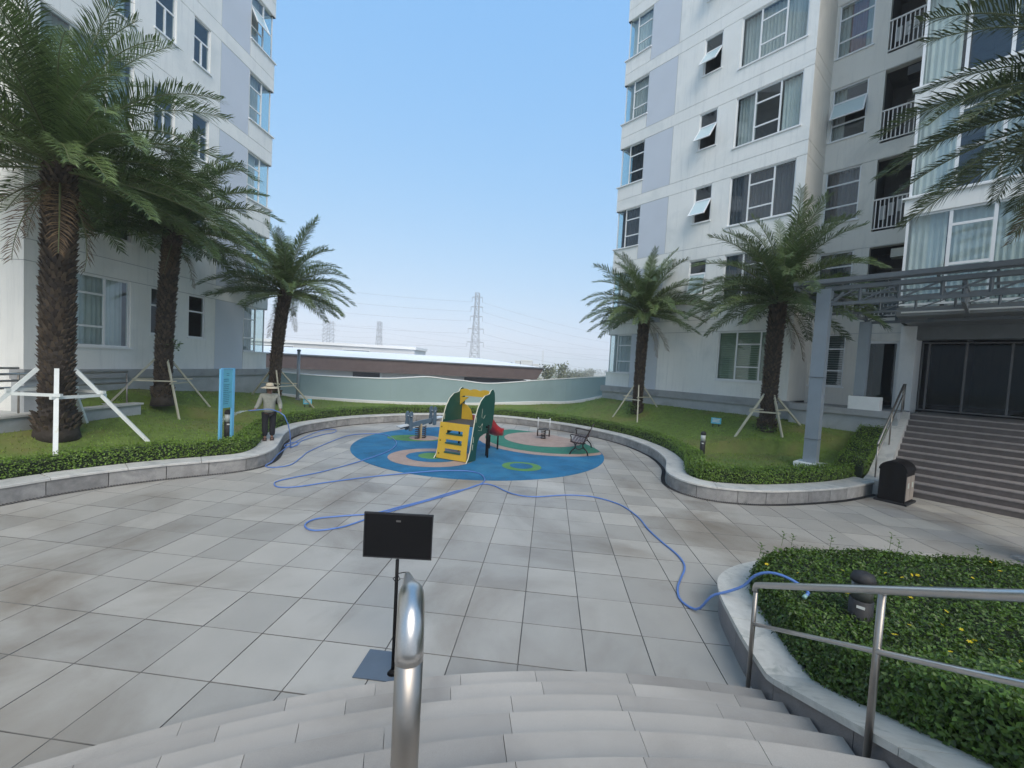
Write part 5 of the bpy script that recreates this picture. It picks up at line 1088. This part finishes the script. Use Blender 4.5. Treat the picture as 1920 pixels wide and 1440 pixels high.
mb2 = MB(); mb2.tube([L_+Rz@Vector(p) for p in [tuple(q) for q in spline([(.28, -.165, .80), (.16, -.2, .86), (0, -.22, .91), (-.2, -.235, .90), (-.40, -.26, .885), (-.50, -.275, .88)], .06)]], .0145, 8); mb2.tube([L_+Rz@Vector(p) for p in ((.28, -.165, .80), (.38, -.19, .72), (.49, -.12, .45), (.55, -.02, .15), (.57, .05, -.15), (.575, .14, -.3))], .0145, 8); put('hand_run', mb2, 'hose', ho, True)
ns = 300; t = rng.random(ns)*.62; a = rng.normal(0, .08, (ns, 2))*t[:, None]; pos = np.c_[-.51-t*1.0+0*a[:, 0], -.275+a[:, 0]*1.3, .88-.12*t-.62*t*t+a[:, 1]*1.2]
dirn = np.c_[-np.ones(ns), a[:, 0], -.12-1.24*t]; dirn /= np.linalg.norm(dirn, axis=1)[:, None]; ln = rng.uniform(.02, .07, ns)[:, None]; w = np.tile((0, .0, .0035), (ns, 1))
v = np.stack([pos-w, pos+dirn*ln, pos+w], 1).reshape(-1, 3); v = v@np.array(Rz).T+np.array(L_)
tag(link('water_spray', fast_mesh('water_spray', v, np.arange(ns*3).reshape(-1, 3), 'water')), 'fine spray of water falling from the hose onto the lawn', 'water', kind='stuff')

# ------------------------------------------------------------------ beyond the wall
lbk = thing('low_building', (-16, 47, -7), 'low building with brown fascia and white roof beyond the far wall', 'building')
fa, fb = Vector((-36, 39.5, 0)), Vector((-.8, 52.2, 0)); e = (fb-fa).normalized(); nb = Vector((-e.y, e.x, 0))
def WF(a, t, z): q = fa+e*a+nb*t; return (q.x, q.y, z)
LF = (fb-fa).length
mb = MB(); mb.prism([(0, 1.25), (LF-.9, 1.25), (LF, 2.72), (0, 2.72)], 0, 26, lambda a, t, b: WF(a, t, b)); put('fascia', mb, 'brick_far', lbk)
mb = MB(); mb.prism([(0, 2.72), (LF+.1, 2.72), (LF+.1, 2.86), (0, 2.86)], -.15, 26, lambda a, t, b: WF(a, t, b)); put('roof_edge', mb, 'canopy_steel', lbk)
mb = MB(); mb.add([WF(0, .3, 2.87), WF(LF-.2, .3, 2.87), WF(LF-6, 13, 3.75), WF(0, 13, 3.75), WF(LF-.2, 26, 2.87), WF(0, 26, 2.87)], [(0, 1, 2, 3), (3, 2, 4, 5), (1, 4, 2)]); put('roof', mb, 'roof_white', lbk)
mb = MB(); mb.box(0, LF-2.2, 1.2, 25, -7, 1.3, lambda a, t, z: WF(a, t, z)); put('wall', mb, 'far_wall', lbk)
for a0, a1 in ((14.5, 17.5), (27.5, 35.5)): mb = MB(); mb.box(a0, a1, 1.1, 1.25, -1.0, 1.15, lambda a, t, z: WF(a, t, z)); put('window', mb, 'far_dark', lbk)
mb = MB(); mb.box(17.5, 17.75, 1.0, 1.2, -2, 1.2, lambda a, t, z: WF(a, t, z)); put('downpipe', mb, 'white_cap', lbk)
wh = thing('warehouse', (-40, 78, -7), 'long hazy white warehouse rising behind the brown fascia building', 'building')
def WH(a, t, z): return (-66+a*.996-t*.09, 69.5+a*.09+t*.996, z)
mb = MB(); mb.box(0, 41.2, 0, 9.5, -7, 4.85, WH); put('wall', mb, 'far_wall', wh)
mb = MB(); mb.box(-.3, 41.5, -.3, 9.8, 4.85, 5.35, WH); put('roof', mb, 'roof_white', wh)
mb = MB(); mb.tube([WH(28, -.15, 3.0), WH(28, -.15, 4.2), WH(33, -.15, 4.25), WH(33, -.15, 3.6)], .1, 6); put('conduit', mb, 'white_cap', wh); mb = MB(); mb.tube([WH(10, -.15, 4.3), WH(19, -.15, 4.3), WH(19, -.15, 3.2)], .1, 6); put('conduit', mb, 'white_cap', wh)
fbk = thing('distant_houses', (-14, 240, -7), 'small cluster of pale hazy houses on the horizon', 'building')
for x0, x1, z1 in ((-20.5, -17.5, 5.9), (-17, -10.5, 6.4), (-10, -6.5, 4.5)): mb = MB(); mb.box(x0, x1, 238, 244, -7, z1); q = put('wall', mb, 'far_wall', fbk); mb = MB(); mb.box(x0-.2, x1+.2, 237.8, 244.2, z1, z1+.4); put('roof', mb, 'roof_white', q)
def lattice(name, x, y, zb, zt, wb_, wt, arms, label, cat, th=.35, mat='pylon', sections=12, grp=None):
    root = thing(name, (x, y, zb), label, cat, grp); mb = MB(); H_ = zt-zb
    W_ = lambda t: wb_*(1-min(1, t/.8))+wt*min(1, t/.8)
    for sx in (-1, 1):
        for sy in (-1, 1):
            for i in range(sections): a, b = i/sections, (i+1)/sections; mb.beam((sx*W_(a)/2, sy*W_(a)/2, H_*a), (sx*W_(b)/2, sy*W_(b)/2, H_*b), th)
    put('leg', mb, mat, root, local=True); mb = MB()
    for i in range(sections):
        a, b = i/sections, (i+1)/sections; wa, wb2 = W_(a)/2, W_(b)/2
        for sy in (-1, 1):
            mb.beam((-wa, sy*wa, H_*a), (wb2, sy*wb2, H_*b), th*.6); mb.beam((wa, sy*wa, H_*a), (-wb2, sy*wb2, H_*b), th*.6)
            mb.beam((sy*wa, -wa, H_*a), (sy*wb2, wb2, H_*b), th*.6); mb.beam((-wb2, sy*wb2, H_*b), (wb2, sy*wb2, H_*b), th*.6)
    put('bracing', mb, mat, root, local=True)
    for z, l in arms:
        mb = MB(); t = (z-zb)/H_
        for s_ in (-1, 1):
            mb.beam((0, 0, z-zb+.8), (s_*l, 0, z-zb), th*.8); mb.beam((0, 0, z-zb-1.2), (s_*l, 0, z-zb), th*.7); mb.beam((s_*l, 0, z-zb), (s_*l, 0, z-zb-5), th*.8)
        put('cross_arm', mb, mat, root, local=True)
    return root
ar = [(73, 5.5), (63, 6.2), (53, 6.4), (40, 8.2), (26, 8.8)]
lattice('power_pylon', -80.2, 426.6, -7, 77.5, 10.5, 4.2, ar, 'tallest lattice power pylon in the middle of the hazy sky', 'pylon', .42, grp='power pylons')
lattice('power_pylon', -338, 594, -7, 56, 14, 10, [(53, 10), (44, 10), (36, 10)], 'broad hazy power pylon nearest the left palm', 'pylon', .5, grp='power pylons')
lattice('power_pylon', -261.5, 602, -7, 59, 9, 5.5, [(56, 4), (46, 4), (36, 4)], 'slim hazy power pylon between the other two', 'pylon', .5, grp='power pylons')
lattice('radio_mast', -5, 261, -7, 14, 1.8, .6, [], 'thin pale radio mast at the end of the low roof', 'mast', .16, 'far_wall', 8)
def wire(a, b, sag, label):
    pts = [Vector(a)+(Vector(b)-Vector(a))*t+Vector((0, 0, -4*sag*t*(1-t))) for t in np.linspace(0, 1, 24)]; o = thing('power_line', a, label, 'power line', 'power lines'); mb = MB(); mb.tube(pts, .075, 4); put('cable', mb, 'wire', o)
for i, (z, l) in enumerate(ar):
    nth = ['topmost', 'second', 'third', 'fourth', 'lowest'][i]
    wire((-80.2-l, 426.6, z-5), (-330, 300, z-2), 5, '%s hanging cable left of the tallest pylon' % nth)
    wire((-80.2+l, 426.6, z-5), (190, 640, z-20), 9, '%s hanging cable right of the tallest pylon' % nth)
for z, n_ in ((51, 'upper'), (42, 'middle'), (34, 'lower')): wire((-328, 594, z), (-265, 602, z+1), 1, '%s cable between the two smaller pylons' % n_); wire((-257, 602, z+1), (200, 720, z-10), 8, '%s cable running right from the slim pylon' % n_); wire((-348, 594, z), (-700, 560, z), 6, '%s cable running left from the broad pylon' % n_)
def far_tree(c, h, r, label):
    root = thing('distant_tree', c, label, 'tree', 'distant trees beyond the wall'); mb = MB(); mb.tube([(0, 0, 0), (.1, 0, h*.75)], [r*.12, r*.04], 6); put('trunk', mb, 'trunk', root, local=True)
    P_ = []
    for k in range(9): cc = np.array((rng.normal(0, r*.4), rng.normal(0, r*.4), h*rng.uniform(.4, .92))); P_.append(cc+rng.normal(0, r*.3, (70, 3)))
    P_ = np.concatenate(P_); v, f = leaf_cloud(P_, np.tile((0, 0, 1.), (len(P_), 1)), r*.3, .9, .7); tag(link('crown', fast_mesh('crown', v, f, 'far_leaf_hazed'), root), kind='stuff')
far_tree((-.6, 118, -7), 11.2, 2.2, 'hazy tree just right of the low roof end'); far_tree((4.2, 132, -7), 11.4, 2.4, 'second hazy tree right of the low roof end'); far_tree((-1.9, 95, -7), 8.0, 2.4, 'low yellowish bush at the low roof end')
for i, (x, y, h, r) in enumerate(((9, 190, 8.5, 2.6), (15, 230, 8, 3), (22, 300, 8, 4), (-30, 420, 9, 5), (40, 420, 9, 5), (30, 350, 7.5, 4))): far_tree((x, y, -7), h, r, 'distant hedgerow tree on the hazy plain, %s along it' % ['first', 'second', 'third', 'fourth', 'fifth', 'sixth'][i])
# tree belt on the horizon
P_ = np.c_[rng.uniform(-900, 900, 9000), rng.uniform(1300, 1500, 9000), -7+rng.gamma(2, 2.2, 9000)]
v, f = leaf_cloud(P_, np.tile((0, 0, 1.), (9000, 1)), 7, .9, .8); tag(link('tree_belt', fast_mesh('tree_belt', v, f, 'far_leaf_hazed')), 'faint belt of trees along the horizon', 'trees', kind='stuff')

# ------------------------------------------------------------------ haze
HAZE = 0.0008
m = bpy.data.materials.new('haze'); m.use_nodes = True; nt = m.node_tree; nt.nodes.remove(nt.nodes['Principled BSDF'])
pv = nt.nodes.new('ShaderNodeVolumePrincipled'); pv.inputs['Color'].default_value = (.92, .95, 1, 1); pv.inputs['Density'].default_value = HAZE; pv.inputs['Anisotropy'].default_value = -.5
nt.links.new(pv.outputs[0], nt.nodes['Material Output'].inputs['Volume']); MATS['haze'] = m
mb = MB(); mb.box(-5600, 5600, -5200, 6000, -8.2, 82)
tag(put('haze', mb, 'haze'), 'pale blue daylight haze over the far plain', 'haze', kind='stuff')
